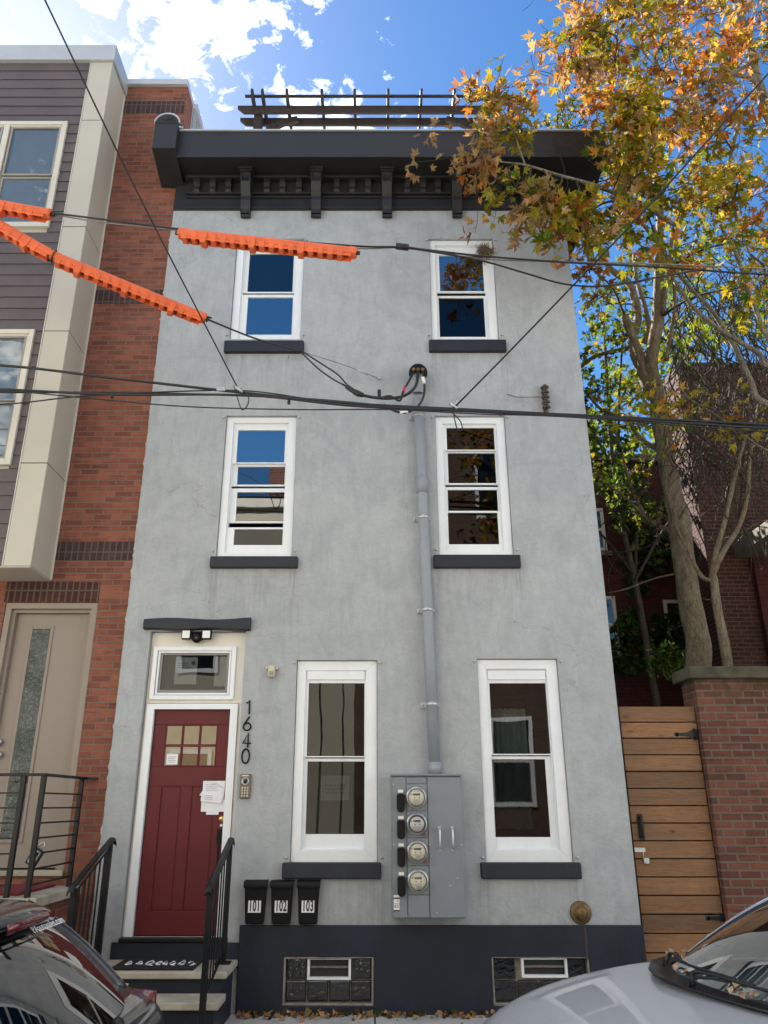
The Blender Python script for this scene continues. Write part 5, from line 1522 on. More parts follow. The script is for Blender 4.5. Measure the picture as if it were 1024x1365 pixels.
tt = [('tan',4),('orange',2),('olive',1)]
for (px, py, Y, r_, ns_, p) in (
  (770,30,7.1,.42,11,om),(830,20,7.1,.45,12,om),(890,30,7.2,.5,13,om),(950,40,7.3,.45,12,om),(1010,20,7.5,.4,9,om),(1000,70,7.4,.35,8,om),
  (760,80,7.1,.36,9,om),(820,80,7.1,.42,12,oy),(880,90,7.1,.45,13,om),(940,110,7.2,.4,12,om),(785,128,7.1,.2,6,om),(828,150,7.1,.3,9,oy),(860,160,7.1,.42,12,oy),(920,160,7.1,.36,10,om),(985,160,7.4,.4,9,om),
  (835,205,7.2,.30,8,oy),(860,230,7.3,.38,9,oy),(722,272,7.1,.18,8,oy),(760,285,7.2,.26,10,oy),(710,300,7.1,.20,5,tt),(820,280,7.3,.35,9,oy),(900,260,7.4,.4,9,oy),(960,250,7.5,.4,8,oy),
  (765,95,7.0,.2,5,om),(880,330,7.5,.3,6,oy),(1000,260,7.5,.35,7,om),(780,330,7.3,.22,5,om),(1005,330,7.6,.3,6,oy),(740,310,7.1,.2,5,my),(800,-40,7.1,.5,10,om),(900,-40,7.3,.5,10,om),(1000,-40,7.5,.5,9,om),
  (1010,410,7.7,.25,4,my),(690,255,7.05,.16,4,oy)):
    B(px, py, Y, r_, int(ns_*1.12), 12, .185, p)
for (px, py, r_, ns_, p) in ((642,133,.10,3,om),(628,120,.07,2,om),(680,140,.09,3,oy),(690,165,.08,3,oy),(668,118,.05,1,om),(650,155,.05,2,tt),(617,210,.05,1,tt),(632,225,.09,3,tt),(650,205,.06,2,tt),(672,175,.05,2,om)):
    B(px, py, 6.98, r_, int(ns_*2), 10, .185, p)
make_tree('orange_maple_tree', 'orange leaved maple reaching in from the right over the cornice', (ox, 8.9, .3), limbs, blobs, 'bark_pale', seed=9)
# --- hanging low branch in front of the cables
blobs = []
limbs = [[A(1060, 590, 8.4, .02), A(1024, 600, 8.2, .013), A(985, 575, 8.0, .011), A(950, 550, 7.9, .009), A(915, 530, 7.8, .007), A(880, 512, 7.7, .004)]]
# (part of the lilac-like sapling behind the wall)
for (px, py, r_, ns_) in ((870,520,.10,3),(890,545,.13,4),(875,560,.10,3),(855,530,.07,2),(965,545,.12,3),(1000,560,.10,3),(985,580,.08,2),(940,530,.08,2),(1015,575,.10,2),(905,515,.08,2)):
    B(px, py, 7.75, r_, ns_, 6, .15, [('olive',5),('orange',2),('yellow',2),('green',1)])
sap = [[(Vector((at(968,885,9.6).x, 9.6, .3)), .07), A(968, 880, 9.6, .085), A(958, 820, 9.6, .075), A(951, 780, 9.6, .07), A(948, 765, 9.6, .06)],
       [A(949, 772, 9.6, .055), A(957, 730, 9.5, .05), A(968, 690, 9.4, .04), A(976, 650, 9.3, .03), A(988, 605, 9.2, .02), A(1000, 560, 9.0, .014)],
       [A(949, 772, 9.6, .05), A(965, 735, 9.5, .05), A(985, 700, 9.5, .042), A(997, 660, 9.4, .03), A(1000, 610, 9.3, .02), A(1010, 540, 9.2, .012)],
       [A(950, 775, 9.6, .035), A(935, 768, 9.6, .03), A(920, 740, 9.6, .02), A(900, 700, 9.5, .01)]]
lowtree = make_tree('sapling', 'slim forked tree growing beside the big trunk behind the garden wall', (at(968,885,9.6).x, 9.6, .3), sap + limbs, blobs, 'bark', seed=14)

# --- green trees further back
def round_tree(name, label, x, y, h, rad, n, size, pal, seed, trunk=.16, group=None, nl=9, zlo=0.):
    rng = random.Random(seed)
    lm = [[(Vector((x, y, -.1)), trunk), (Vector((x+.1, y, h*.35)), trunk*.8), (Vector((x-.1, y+.1, h*.65)), trunk*.5), (Vector((x, y, h*.95)), .03)]]
    bl = []
    for k in range(7):
        a_ = k*.9+rng.random(); z0_ = max(zlo*.85, h*(.35+.07*k))
        e = Vector((x+math.cos(a_)*rad*.75, y+math.sin(a_)*rad*.75, z0_+h*.16))
        lm.append([(Vector((x, y, z0_)), trunk*.4), (Vector((x, y, z0_)).lerp(e, .5)+Vector((0,0,.2)), trunk*.25), (e, .02)])
    for k in range(n):
        u = Vector((rng.gauss(0,1), rng.gauss(0,1), rng.gauss(0,1))).normalized()*rng.uniform(.35, 1.)
        c_ = Vector((x+u.x*rad, y+u.y*rad, h*.62+u.z*h*.36))
        if c_.z < zlo: c_.z = zlo+rng.random()*2.5
        bl.append((c_, (rad*.32, rad*.32, rad*.26), 7, nl, size, pal))
    return make_tree(name, label, (x, y, 0), lm, bl, 'bark_thin' if trunk < .1 else 'bark', seed=seed, group=group, shape=LEAFS)
round_tree('back_tree', 'yellow green tree just behind the grey house side wall', 4.6, 13.3, 11.4, 2.0, 20, .15, gg, 31, zlo=6.4, trunk=.075)
round_tree('back_tree', 'tall green tree far behind the maple trunk, between the brick buildings', 8.8, 19.0, 17.5, 4.0, 46, .24, gg, 32)
round_tree('back_tree', 'dark green tree above the brown brick building at the right edge', 12.5, 18.0, 14.5, 3.4, 34, .24, [('green',4),('dark',3)], 33)
# shrub standing on the roof deck / vine tumbling over the side of the house
blobs = []
for (px, py, r_, ns_) in ((745,130,.25,9),(725,160,.22,8),(760,150,.3,8),(745,170,.25,6)):
    blobs.append((at(px, py, 9.6), (r_, r_, r_), ns_, 10, .09, [('green',4),('dark',2),('yellow',1)]))
for (px, py, r_, ns_) in ((815,170,.12,5),(815,200,.10,5),(818,230,.08,3)):
    blobs.append((at(px, py, 8.3), (r_, r_, r_*1.8), ns_, 10, .08, [('green',4),('yellow',1)]))
b0 = at(745, 172, 9.6); b0.z = 9.72
make_tree('roof_shrub', 'leafy green shrub growing on the roof behind the cornice', tuple(b0), [[(b0, .03), (b0+Vector((0,0,.6)), .02), (b0+Vector((.1,0,1.1)), .01)], [(b0, .02), (Vector((3.0, 8.6, 9.85)), .015), (Vector((3.05, 8.3, 9.6)), .01)]], blobs, 'bark_thin', seed=44, shape=LEAFV, cat='shrub')
# hanging vines (tangle of bare stems)
m = MB(); rr = random.Random(77)
for k in range(340):
    px = rr.uniform(895, 1040); py = rr.uniform(330, 600)-(px-970)*.12
    Y = rr.uniform(9.2, 11.2); p = at(px, py, Y)
    L = rr.uniform(.5, 2.0); pts = [p]; d_ = Vector((rr.gauss(0,.8), rr.gauss(0,.3), rr.gauss(-.5,.6)))
    for j in range(6):
        d_ = (d_*.6 + Vector((rr.gauss(0,.5), rr.gauss(0,.3), -.55))).normalized()
        pts.append(pts[-1]+d_*L/6)
    m.tube(smoothpath(pts, 3), rr.uniform(.004,.012), 4, cap=False)
for k in range(45):
    px = rr.uniform(760, 1030); py = rr.uniform(590, 720); Y = rr.uniform(10.5, 12); p = at(px, py, Y); pts = [p]; d_ = Vector((rr.gauss(0,1), 0, rr.gauss(0,.8)))
    for j in range(6):
        d_ = (d_ + Vector((rr.gauss(0,.5), rr.gauss(0,.3), rr.gauss(-.1,.5)))).normalized(); pts.append(pts[-1]+d_*.3)
    m.tube(smoothpath(pts, 3), rr.uniform(.004,.01), 4, cap=False)
for k in range(90):
    px = rr.uniform(735, 1000); py = rr.uniform(-10, 200); Y = rr.uniform(7.3, 8.3); p = at(px, py, Y); pts = [p]; d_ = Vector((rr.gauss(0,1), 0, rr.gauss(0,.8)))
    for j in range(6):
        d_ = (d_ + Vector((rr.gauss(0,.5), rr.gauss(0,.3), rr.gauss(-.1,.5)))).normalized(); pts.append(pts[-1]+d_*.16)
    m.tube(smoothpath(pts, 3), rr.uniform(.003,.006), 4, cap=False)
tag(m.build('hanging_vines', M['bark_thin'], None, normals=False), 'tangle of bare brown vines hanging from the trees at the right', 'vines', kind='stuff')
# ivy on the dark building
lv = Leaves(55); rng = lv.r
for k in range(5200):
    px = rng.uniform(785, 935); py = rng.uniform(560, 900)
    if mnoise.noise((px*.018, py*.012, 3.3)) + .38*mnoise.noise((px*.06, py*.05, 1)) < -.02: continue
    p = at(px, py, IY-.02-rng.random()*.16)
    lv.leaf(p, .15, 'dark', LEAFV)
for k in range(500):
    p = at(rng.gauss(772+8*0+120, 12), rng.gauss(880, 9), 12.5); lv.leaf(p, .12, [('dark',2),('green',1)], LEAFV)
tag(lv.m.build('ivy', M['leaf_dark'], None, normals=False), 'dark ivy climbing over the brick wall behind the gate', 'ivy', kind='stuff')
# fallen leaves along the foot of the wall and on the car cowl
lv = Leaves(66); rng = lv.r
for k in range(300):
    x = rng.uniform(-1.2, 2.4); y = 7.96-abs(rng.gauss(0,.07)); 
    lv.leaf(Vector((x, y, .006+abs(rng.gauss(0,.014)))), .075, [('tan',4),('bark',4),('orange',1),('dark',1)], LEAFS)
for k in range(120):
    lv.leaf(Vector((rng.uniform(-4, 5), rng.uniform(5.7, 7.9), .008)), .08, [('tan',5),('orange',3)], LEAFS)
tag(lv.m.build('fallen_leaves', M['dead_leaf'], None, normals=False), 'brown fallen leaves scattered along the foot of the wall', 'leaves', kind='stuff')
# ================================================================= CARS
def interp(stations, x):
    for i in range(len(stations)-1):
        a, b_ = stations[i], stations[i+1]
        if x <= b_[0]:
            t = (x-a[0])/(b_[0]-a[0]) if b_[0] > a[0] else 0
            t = max(0, t)
            return [a[k]*(1-t)+b_[k]*t for k in range(1, len(a))]
    return list(stations[-1][1:])

def make_car(name, label, x0, yc, paint, st_, gh, L, wheels, extras):
    """st_: (x, halfwidth, shoulder z, centre z); gh: greenhouse dict. car faces -x. z above road."""
    G = -.13
    root = empty(name, (x0+L/2, yc, G), label, 'car')
    def P(x, y, z): return Vector((x0+x, yc+y, G+z))
    # lower body
    m = MB(); rows = []
    for s in st_:
        x, w, hs, hc = s
        half = [(w*.90, .20), (w*.97, .34), (w*1.0, .55), (w*1.0, hs-.14), (w*.985, hs-.05), (w*.945, hs-.008), (w*.88, hs+(hc-hs)*.22), (w*.70, hs+(hc-hs)*.55), (w*.42, hs+(hc-hs)*.86), (0, hc)]
        half = [(y, max(z, .2)) for y, z in half]
        rows.append([P(x, -y, z) for y, z in half] + [P(x, y, z) for y, z in half[:-1][::-1]])
    m.grid(rows)
    n = len(rows[0])
    m.add(rows[0], [tuple(range(n))], True); m.add(rows[-1], [tuple(range(n))[::-1]], True)
    body = m.build('body', paint, root, subsurf=2)
    # wheels
    for wx in wheels:
        for s in (-1, 1):
            yw = s*(interp(st_, wx)[0]-.12)
            m = MB(); m.lathe([(.20,-.10),(.29,-.11),(.325,-.07),(.33,0),(.325,.07),(.29,.11),(.20,.10)], P(wx, yw+s*.03, .33), (0, s, 0), 32)
            wh_ = m.build('wheel', M['tyre'], root)
            m = MB(); m.lathe([(.21,.09),(.20,.075),(.07,.06),(.05,.085),(0,.09)], P(wx, yw+s*.03, .33), (0, s, 0), 20); m.build('rim', M['rim'], wh_)
            m = MB()
            arch = []
            for k in range(17):
                t = math.pi*k/16; arch.append(P(wx+.39*math.cos(t), s*(interp(st_, wx)[0]+.002), .33+.38*math.sin(t)))
            m.tube(arch, .022, 6); m.build('wheel_arch', M['car_trim'], root)
    # greenhouse
    def arc(x_c, x_e, w, z_c, z_e, n=9):
        out = []
        for k in range(n):
            u = -1+2*k/(n-1); out.append(P(x_c+(x_e-x_c)*u*u, w*u, z_c+(z_e-z_c)*abs(u)**2.2))
        return out
    g = {k: arc(*v) for k, v in gh.items() if k in ('wb', 'wt', 'rt', 'rb', 'rm')}
    def surf(a, b_, bulge, nrow=6):
        rows = []
        for i in range(nrow):
            t = i/(nrow-1); rows.append([p.lerp(q, t)+Vector((0,0,bulge*math.sin(math.pi*t))) for p, q in zip(a, b_)])
        return rows
    m = MB(); m.grid(surf(g['wb'], g['wt'], .035)); m.build('windshield', M[gh['wg']], root, normals=True)
    m = MB(); m.grid(surf(g['rt'], g['rb'], gh.get('rbulge', .03))); rg = m.build('rear_window', M['car_glass'], root)
    m = MB(); m.grid(surf(g['wt'], g['rt'], gh.get('roofb', .05), 8)); m.build('roof', paint, root, solid=.02, subsurf=1)
    for s in (-1, 1):
        e = -1 if s > 0 else 0
        ed_w = [r_[e] for r_ in surf(g['wb'], g['wt'], .035)]; ed_r = [r_[e] for r_ in surf(g['rt'], g['rb'], gh.get('rbulge', .03))]
        ed_t = [r_[e] for r_ in surf(g['wt'], g['rt'], gh.get('roofb', .05)*0+.0, 8)]
        m = MB(); m.tube(smoothpath(ed_w, 2), .030, 8); pz = m.build('pillar', M['car_trim'] if gh.get('dark') else paint, root)
        if not gh.get('dark'):
            m = MB(); m.tube([p+Vector((.012, s*.012, .030)) for p in smoothpath(ed_w, 2)][3:], .012, 6); m.build('bright_trim', M['chrome'], pz)
            m = MB(); m.tube([p+Vector((-.03, -s*.03, .0)) for p in smoothpath(ed_w, 2)], .020, 6); m.build('pillar_seal', M['car_trim'], pz)
        m = MB(); m.tube(smoothpath(ed_r, 2), .036, 8); m.build('pillar', paint, root)
        m = MB(); m.tube(smoothpath(ed_t, 2), .026, 8); m.build('roof_rail', paint, root)
        # side glass from belt to roof edge
        m = MB(); belt = []; top = []
        xa = gh['wb'][1]+.02; xb = gh['rb'][1]
        for k in range(13):
            t = k/12; xx = xa+(xb-xa)*t
            w_, hs_, hc_ = interp(st_, xx)
            belt.append(P(xx, s*w_*.93, hs_))
            # top: follow windshield edge, roof edge, rear edge
            path = [(ed_w[0]), ed_w[-1], ed_t[-1], ed_r[-1]]
            X = x0+xx
            q = None
            for a_, b2 in zip(path, path[1:]):
                if a_.x <= X <= b2.x+1e-6: q = a_.lerp(b2, (X-a_.x)/max(1e-6, b2.x-a_.x))
            if q is None: q = path[0] if X < path[0].x else path[-1]
            top.append(q)
        m.grid([belt, top]); m.build('side_glass', M['car_glass'], root)
    # interior
    m = MB(); xa = gh['wb'][1]; xb = gh['rb'][1]
    fl = [P(xa-.05, -.70, .80), P(xb+.05, -.70, .80), P(xb+.05, .70, .80), P(xa-.05, .70, .80)]
    m.add(fl, [(0,1,2,3)])
    for yy in (-.37, .37):
        c_ = P(xa+1.15, yy, .95); m.box(c_.x-.10, c_.x+.10, c_.y-.24, c_.y+.24, c_.z-.15, c_.z+.18); m.box(c_.x-.04, c_.x+.06, c_.y-.12, c_.y+.12, c_.z+.20, c_.z+.36)
    m.build('seats', M['seat'], root, bevel=.04, seg=3)
    m = MB(); dashr = []
    for k in range(6):
        t = k/5; dashr.append([P(gh['wb'][0]+(gh['wb'][1]-gh['wb'][0])*u*u+.04+.55*t, .68*u, gh['wb'][4]-.03+.05*math.sin(math.pi*t)-.06*t) for u in [-1,-.6,-.2,.2,.6,1]])
    m.grid(dashr); m.build('dashboard', M['car_trim'], root)
    extras(root, P, g, body, rg)
    return root

# --- grey sedan at the right
def ex_grey(root, P, g, body, rg):
    # cowl panel between bonnet and glass
    wb = g['wb']; rows = []
    for t in (0, .5, 1):
        rows.append([p + Vector((-(.03+.13*t)*(1-.30*abs(u)), 0, -.006+.002*t-.02*(t == .5))) for p, u in zip(wb, [-1+.25*k for k in range(9)])])
    rows = [[p+Vector((0,0,.012)) for p in r_] for r_ in rows]
    m = MB(); m.grid(rows); cw_ = m.build('cowl', M['car_trim'], root, solid=.008)
    m = MB()
    for k in range(7):
        m.tube([rows[1][1].lerp(rows[1][7], k/7)+Vector((0,0,.008)), rows[1][1].lerp(rows[1][7], k/7+.07)+Vector((0,0,.008))], .006, 4)
    m.build('cowl_grille', M['plastic_black'], cw_)
    for (u0, u1) in ((6, 2), (3, 0)):
        a = rows[1][u0]+Vector((.03,0,.02)); b_ = wb[u1]+Vector((.06,0,.045)); mid_ = wb[(u0+u1)//2]+Vector((.02,0,.05))
        m = MB(); m.tube(smoothpath([a, a+Vector((.03,-.03,.05)), mid_, b_], 4), [.010]*4+[.007]*9, 6)
        m.tube([mid_+Vector((0,.2,-.01)), mid_, b_+Vector((.03,-.05,0))], .006, 4); m.build('wiper', M['car_trim'], root)
        m = MB(); m.lathe([(.018,0),(.016,.02),(.008,.03)], a-Vector((0,0,.02)), (0,0,1), 12); m.build('wiper_pivot', M['plastic_black'], root)
    for s in (-1, 1):
        q = g['wb'][-1 if s > 0 else 0]
        m = MB(); c_ = q + Vector((.12, s*.08, .0))
        tri = [c_+Vector((-.34,s*.03,-.035)), c_+Vector((-.02,s*.03,-.035)), c_+Vector((.16,s*-.02,.08)), c_+Vector((-.10,s*-.03,.00))]
        mm = [v for v in tri]; m.add(mm+[v+Vector((0,-s*.05,0)) for v in mm], [(0,1,2,3),(7,6,5,4),(0,4,5,1),(1,5,6,2),(2,6,7,3),(3,7,4,0)])
        m.build('sail_panel', M['car_trim'], root, bevel=.006)
        hx = .12; m = MB(); pts = []
        rows2 = []
        for i in range(5):
            rows2.append([P(.10+.09*i+.05*j, s*(.46+.085*i-.0*j)+0, .60+.035*j+.01*i) for j in range(3)])
        m.grid(rows2); m.build('headlight', M['lamp_clear'], root, solid=.03)
        m = MB(); c_ = P(1.75, s*1.0, 1.02); m.lathe([(.05,-.09),(.085,-.06),(.09,.0),(.075,.06),(.03,.09)], c_, (1,0,0), 16, sy=1.); m.tube([c_, P(1.72, s*.84, .98)], .025, 6); m.build('mirror', M['car_grey'], root)
    m = MB(); m.box(P(0,0,0).x-.02, P(0,0,0).x+.04, P(0,-.45,0).y, P(0,.45,0).y, P(0,0,.34).z, P(0,0,.50).z); m.build('grille', M['car_trim'], root, bevel=.02)
grey_st = [(0,.50,.50,.54),(.05,.62,.58,.63),(.15,.73,.66,.72),(.32,.82,.76,.83),(.55,.87,.85,.925),(.85,.895,.915,.995),(1.15,.905,.965,1.05),(1.42,.905,.985,1.04),(1.6,.905,.99,1.0),(2.4,.91,1.0,1.0),(3.3,.90,1.02,1.03),(3.9,.88,1.02,1.06),(4.3,.82,.96,1.0),(4.45,.74,.8,.84)]
grey_gh = dict(wb=(1.16, 1.46, .74, 1.05, 1.02), wt=(2.02, 2.14, .56, 1.45, 1.405), rt=(3.05, 3.0, .55, 1.44, 1.40), rb=(3.85, 3.7, .68, 1.07, 1.05), wg='wind_glass', roofb=.04)
GX0, GYC = .42, 4.52
gcar = make_car('parked_car', 'silver grey car parked at the kerb, its bonnet in front of the gate', GX0, GYC, M['car_grey'], grey_st, grey_gh, 4.45, (.85, 3.5), ex_grey)
# leaves caught in the cowl
lv = Leaves(88); rng = lv.r
for (x, y, n_) in ((1.73, 5.08, 16), (1.60, 4.62, 2), (1.64, 4.12, 7), (1.68, 3.98, 6)):
    for k in range(n_): lv.leaf(Vector((x+rng.gauss(0,.022), y+rng.gauss(0,.035), .93+rng.uniform(0,.02))), .04, [('tan',3),('orange',1)], LEAFS)
lv.m.col = [(min(1,c_[0]*1.2), min(1,c_[1]*1.4), min(1,c_[2]*2.2), 1) for c_ in lv.m.col]
tag(lv.m.build('cowl_leaves', M['dead_leaf'], None, normals=False), 'pale dead leaves caught below the windshield of the grey car', 'leaves', kind='stuff')

# --- black hatchback at the left
def ex_black(root, P, g, body, rg):
    rt = g['rt']
    rows = []
    for (dx, dz) in ((-.20,.016), (-.04,.026), (.11,.010), (.20,-.028), (.195,-.075), (.03,-.060)):
        rows.append([p + Vector((dx*(1-.12*abs(u)**3), 0, dz-.012*abs(u)**4)) for p, u in zip(rt, [-1+.25*k for k in range(9)])])
    m = MB(); m.grid(rows); sp_ = m.build('spoiler', M['car_black'], root, solid=.008, subsurf=1)
    a = rows[3]; 
    m = MB()
    q = [a[k]+Vector((.004+.0, 0, -.004)) for k in (2,3,4,5,6)]
    m.grid([[p+Vector((.004,0,.004)) for p in q], [p+Vector((.008,0,-.014)) for p in q], [p+Vector((.004,0,-.036)) for p in q]]); m.build('brake_light', M['lamp_red'], sp_, solid=.008)
    # writing on the rear glass
    rb_ = g['rb']
    o_ = rt[4].lerp(rb_[4], .30); ux = (rt[7]-rt[1]).normalized(); dn = (rb_[4]-rt[4]).normalized()
    nrm = ux.cross(-dn).normalized()
    if nrm.x < 0: nrm = -nrm
    up_ = -dn
    # letters read along +y seen from behind (+x side): right direction is +y
    right = Vector((0, 1, 0)); up2 = nrm.cross(right).normalized()
    if up2.z < 0: up2 = -up2
    org = rt[5].lerp(rb_[5], .27) + nrm*.045 + right*(.07)
    mt_ = Matrix((( right.x, up2.x, nrm.x, org.x), (right.y, up2.y, nrm.y, org.y), (right.z, up2.z, nrm.z, org.z), (0,0,0,1)))
    text_mesh('PAautosales.com', .064, None, M['label_white'], rg, 'window_lettering', ext=.0006, bold=.0, matrix=mt_ @ Matrix.Diagonal((.92,1,1,1)))
    # tail lamps, plate, bumper strip, wiper
    for s in (-1, 1):
        m = MB(); rows2 = []
        for i in range(4): rows2.append([P(4.02-.10*i, s*(.70+.045*i), .72+.09*j) for j in range(3)])
        m.grid(rows2); m.build('tail_lamp', M['lamp_red'], root, solid=.03)
        m = MB(); c_ = P(1.55, s*.98, 1.0); m.lathe([(.05,-.08),(.085,-.05),(.09,.0),(.07,.06),(.03,.08)], c_, (1,0,0), 16); m.tube([c_, P(1.5, s*.80, .96)], .025, 6); m.build('mirror', M['car_black'], root)
    m = MB(); m.lathe([(.03,0),(.028,.02),(.012,.03)], rb_[4].lerp(rt[4], -.04)+nrm*.02, tuple(nrm), 12); m.build('wiper_pivot', M['car_trim'], root)
    m = MB(); m.tube([P(1.9,-.60,1.46), P(2.1,-.60,1.50), P(2.9,-.58,1.49), P(3.1,-.58,1.455)], .014, 6); m.tube([P(1.9,.60,1.46), P(2.1,.60,1.50), P(2.9,.58,1.49), P(3.1,.58,1.455)], .014, 6); m.build('roof_bar', M['car_trim'], root)
    m = MB(); m.box(P(4.12,0,0).x, P(4.15,0,0).x, P(0,-.16,0).y, P(0,.16,0).y, P(0,0,.60).z, P(0,0,.72).z); m.build('number_plate', M['label_white'], root)
blk_st = [(0,.48,.52,.56),(.06,.62,.62,.67),(.2,.74,.72,.78),(.5,.82,.83,.90),(.9,.85,.92,.98),(1.15,.86,.95,1.0),(1.5,.865,.96,.97),(2.5,.87,.97,.97),(3.3,.865,.98,.98),(3.75,.85,.95,.955),(3.95,.81,.88,.89),(4.06,.76,.84,.85),(4.12,.72,.60,.62),(4.14,.70,.50,.52)]
blk_gh = dict(wb=(.95, 1.15, .70, 1.0, .97), wt=(1.65, 1.75, .56, 1.45, 1.41), rt=(3.36, 3.28, .55, 1.385, 1.34), rb=(3.98, 3.84, .70, .90, .885), wg='car_glass', roofb=.06, dark=True, rbulge=.04)
BX0 = -1.09-4.14
make_car('parked_car', 'black hatchback parked at the left with lettering on its sloping rear window', BX0, 4.27, M['car_black'], blk_st, blk_gh, 4.14, (.8, 3.35), ex_black)

# ================================================================= CABLES AND ORANGE LINE GUARDS
def cable(name, label, pts, r_, mat='cable', group=None, extra=None, k=8):
    P = smoothpath(pts, k); m = MB(); m.tube(P, r_, 6)
    o = m.build(name, M[mat], None, normals=False); tag(o, label, 'cable', group)
    return o
GRP = 'cables crossing in front of the facade'
U = 6.8
def ext(l, Y, left=None, right=None):
    pts = [at(px, py, Y) for px, py in l]
    if left is not None: pts = [pts[0]+Vector((-9*t, 0, left*t*t)) for t in (1, .85, .7, .55, .4, .25, .12)] + pts
    if right is not None: pts = pts + [pts[-1]+Vector((7*t, 0, right*t)) for t in (.15, .3, .5, .75, 1)]
    return pts
cable('overhead_cable', 'thick upper black cable of the low bundle, slanting from the left edge below the windows', ext([(0,487),(160,505),(320,523),(470,538),(600,546),(760,553),(1024,566)], U, .5, -.4), .0135, group=GRP)
cable('overhead_cable', 'black cable just under the thickest one, meeting it above the second floor windows', ext([(0,519),(150,526),(330,527),(470,541),(640,549),(800,557),(1024,571)], U-.05, .1, -.4), .0115, group=GRP)
cable('overhead_cable', 'black cable that sags from the left edge under the bundle and joins at the pipe', ext([(0,539),(110,528),(230,522),(330,521),(430,534),(520,540),(640,546),(900,560),(1024,569)], U+.05, .0, -.4), .007, group=GRP)
cable('overhead_cable', 'thin black lowest cable of the bundle, nearly level above the window tops', ext([(0,521),(120,531),(250,542),(400,546),(520,546),(640,552),(760,556),(1024,576)], U-.1, .1, -.5), .0065, group=GRP)
cable('overhead_cable', 'third parallel black cable hugging the bundle at the middle of the wall', ext([(0,523),(200,524),(400,531),(560,545),(700,552),(860,560),(1024,569)], U+.1, .1, -.4), .010, group=GRP)
m = MB(); 
for px, py in ((152,529),(386,537),(666,552)): m.box(at(px,py,U).x-.014, at(px,py,U).x+.014, U-.06, U-.03, at(px,py,U).z-.035, at(px,py,U).z)
a = at(296, 519, U-.03); m2 = MB(); m2.box(a.x-.05, a.x+.035, U-.05, U-.03, a.z-.02, a.z+.018)
tag(m2.build('cable_tag', M['galv'], None, bevel=.004), 'small silver tag clipped to the cable bundle near the brick edge', 'cable tag')
tag(m.build('cable_clip', M['cable'], None), 'small black clips under the cable bundle', 'cable clip')
V = 6.3
cable('overhead_cable', 'cable carrying the upper orange guards, running level across the third floor', ext([(0,276),(70,284),(150,294),(237,305),(350,318),(476,328),(540,330),(640,341),(760,350),(880,356),(1024,366)], V, .3, -.2), .010, group=GRP)
cable('overhead_cable', 'grey bare cable twisted below the upper guarded cable', ext([(0,278),(70,286),(140,297),(237,307),(350,321),(476,331),(540,331),(640,345),(760,349),(880,352),(1024,358)], V+.03, .3, -.2), .007, 'cable_grey', group=GRP)
cable('overhead_cable', 'black cable leaving the upper line and dipping toward the big tree', ext([(530,328),(560,332),(640,347),(700,364),(755,379),(810,381),(880,369),(940,358)], V-.02, None, None), .009, group=GRP)
m = MB(); m.tube([at(528,328,V), at(545,330,V)], .033, 8); tag(m.build('cable_splice', M['cable'], None), 'black splice sleeve on the upper cable right of the long orange guard', 'cable splice')
# drops toward the camera side
a0, a1, a2 = at(318, 519, U-.02), at(190, 270, 5.2), at(60, 0, 3.9)
cable('service_drop', 'single black wire falling from the top left corner to the bundle near the left windows', [a0, a1, a2, a2+(a2-a1)*1.5], .0075)
a0, a1, a2, a3 = at(606, 543, U-.02), at(700, 447, 6.2), at(850, 290, 5.4), at(1024, 98, 4.6)
cable('service_drop', 'single wire rising from the bundle beside the pipe to the upper right edge', [a0, a1, a2, a3, a3+(a3-a2)*1.2], .0085, 'cable')
cable('drop_loop', 'small wire loop hanging under the bundle at the lower end of the left drop wire', [at(312,514,U-.05), at(318,535,U-.05), at(323,546,U-.05), at(330,540,U-.05), at(331,528,U-.05), at(320,518,U-.05)], .006)
cable('drop_loop', 'small wire loop hanging in front of the right second floor window', [at(604,540,U-.05), at(606,558,U-.05), at(610,572,U-.05), at(616,573,U-.05), at(614,562,U-.05), at(603,550,U-.05), at(597,545,U-.05)], .006)
for (px, py, lab) in ((318, 519, 'wedge clamp at the end of the left drop wire'), (604, 541, 'wedge clamp at the end of the right drop wire')):
    c_ = at(px, py, U-.05); m = MB(); m.tube([c_+Vector((-.03,0,.03)), c_+Vector((.04,0,-.03))], [.018,.012], 6); m.tube([c_, c_+Vector((.05,0,.06))], .008, 6)
    tag(m.build('wedge_clamp', M['galv'], None), lab, 'clamp')
# guarded service drop to the facade
g3 = [at(-40,278,6.2), at(0,300,6.3), at(70,338,6.45), at(170,382,6.7), at(275,425,7.0), at(340,451,7.25), at(400,468,7.5), at(460,487,7.8), at(506,505,7.97)]
cable('service_drop', 'wire inside the slanting orange guards, ending at a screw eye left of the pipe', [g3[0]+(g3[0]-g3[1])*5]+g3[:7], .010)
cable('messenger_wire', 'thin grey guy wire from the guarded drop to the wall', g3[6:], .004, 'cable_grey', k=4)
m = MB(); c_ = g3[-1]; m.lathe([(.02,0),(.02,.03)], c_, (0,-1,0), 10)
ms_ = MB(); ms_.tube([g3[-2].lerp(c_, .35), g3[-2].lerp(c_, .65)], .011, 6); tag(ms_.build('wire_turnbuckle', M['galv'], None), 'small grey turnbuckle on the guy wire left of the pipe', 'turnbuckle')
tag(m.build('wall_eye', M['galv'], None), 'white screw eye holding the guy wire on the stucco', 'screw eye')
cable('service_drop', 'lower strand falling from the guarded drop to the taped splice', [g3[6], at(425,492,7.52), at(445,506,7.55), at(460,514,7.55)], .009)
cable('service_drop', 'upper strand falling from the guarded drop to the taped splice', [g3[6]+Vector((.02,0,0)), at(432,487,7.53), at(450,499,7.55), at(462,512,7.55)], .009)
cable('tie_end', 'tiny loose wire end curling under the left third floor sill', [at(383,466,7.45), at(386,470,7.45), at(385,478,7.45)], .003, k=4)

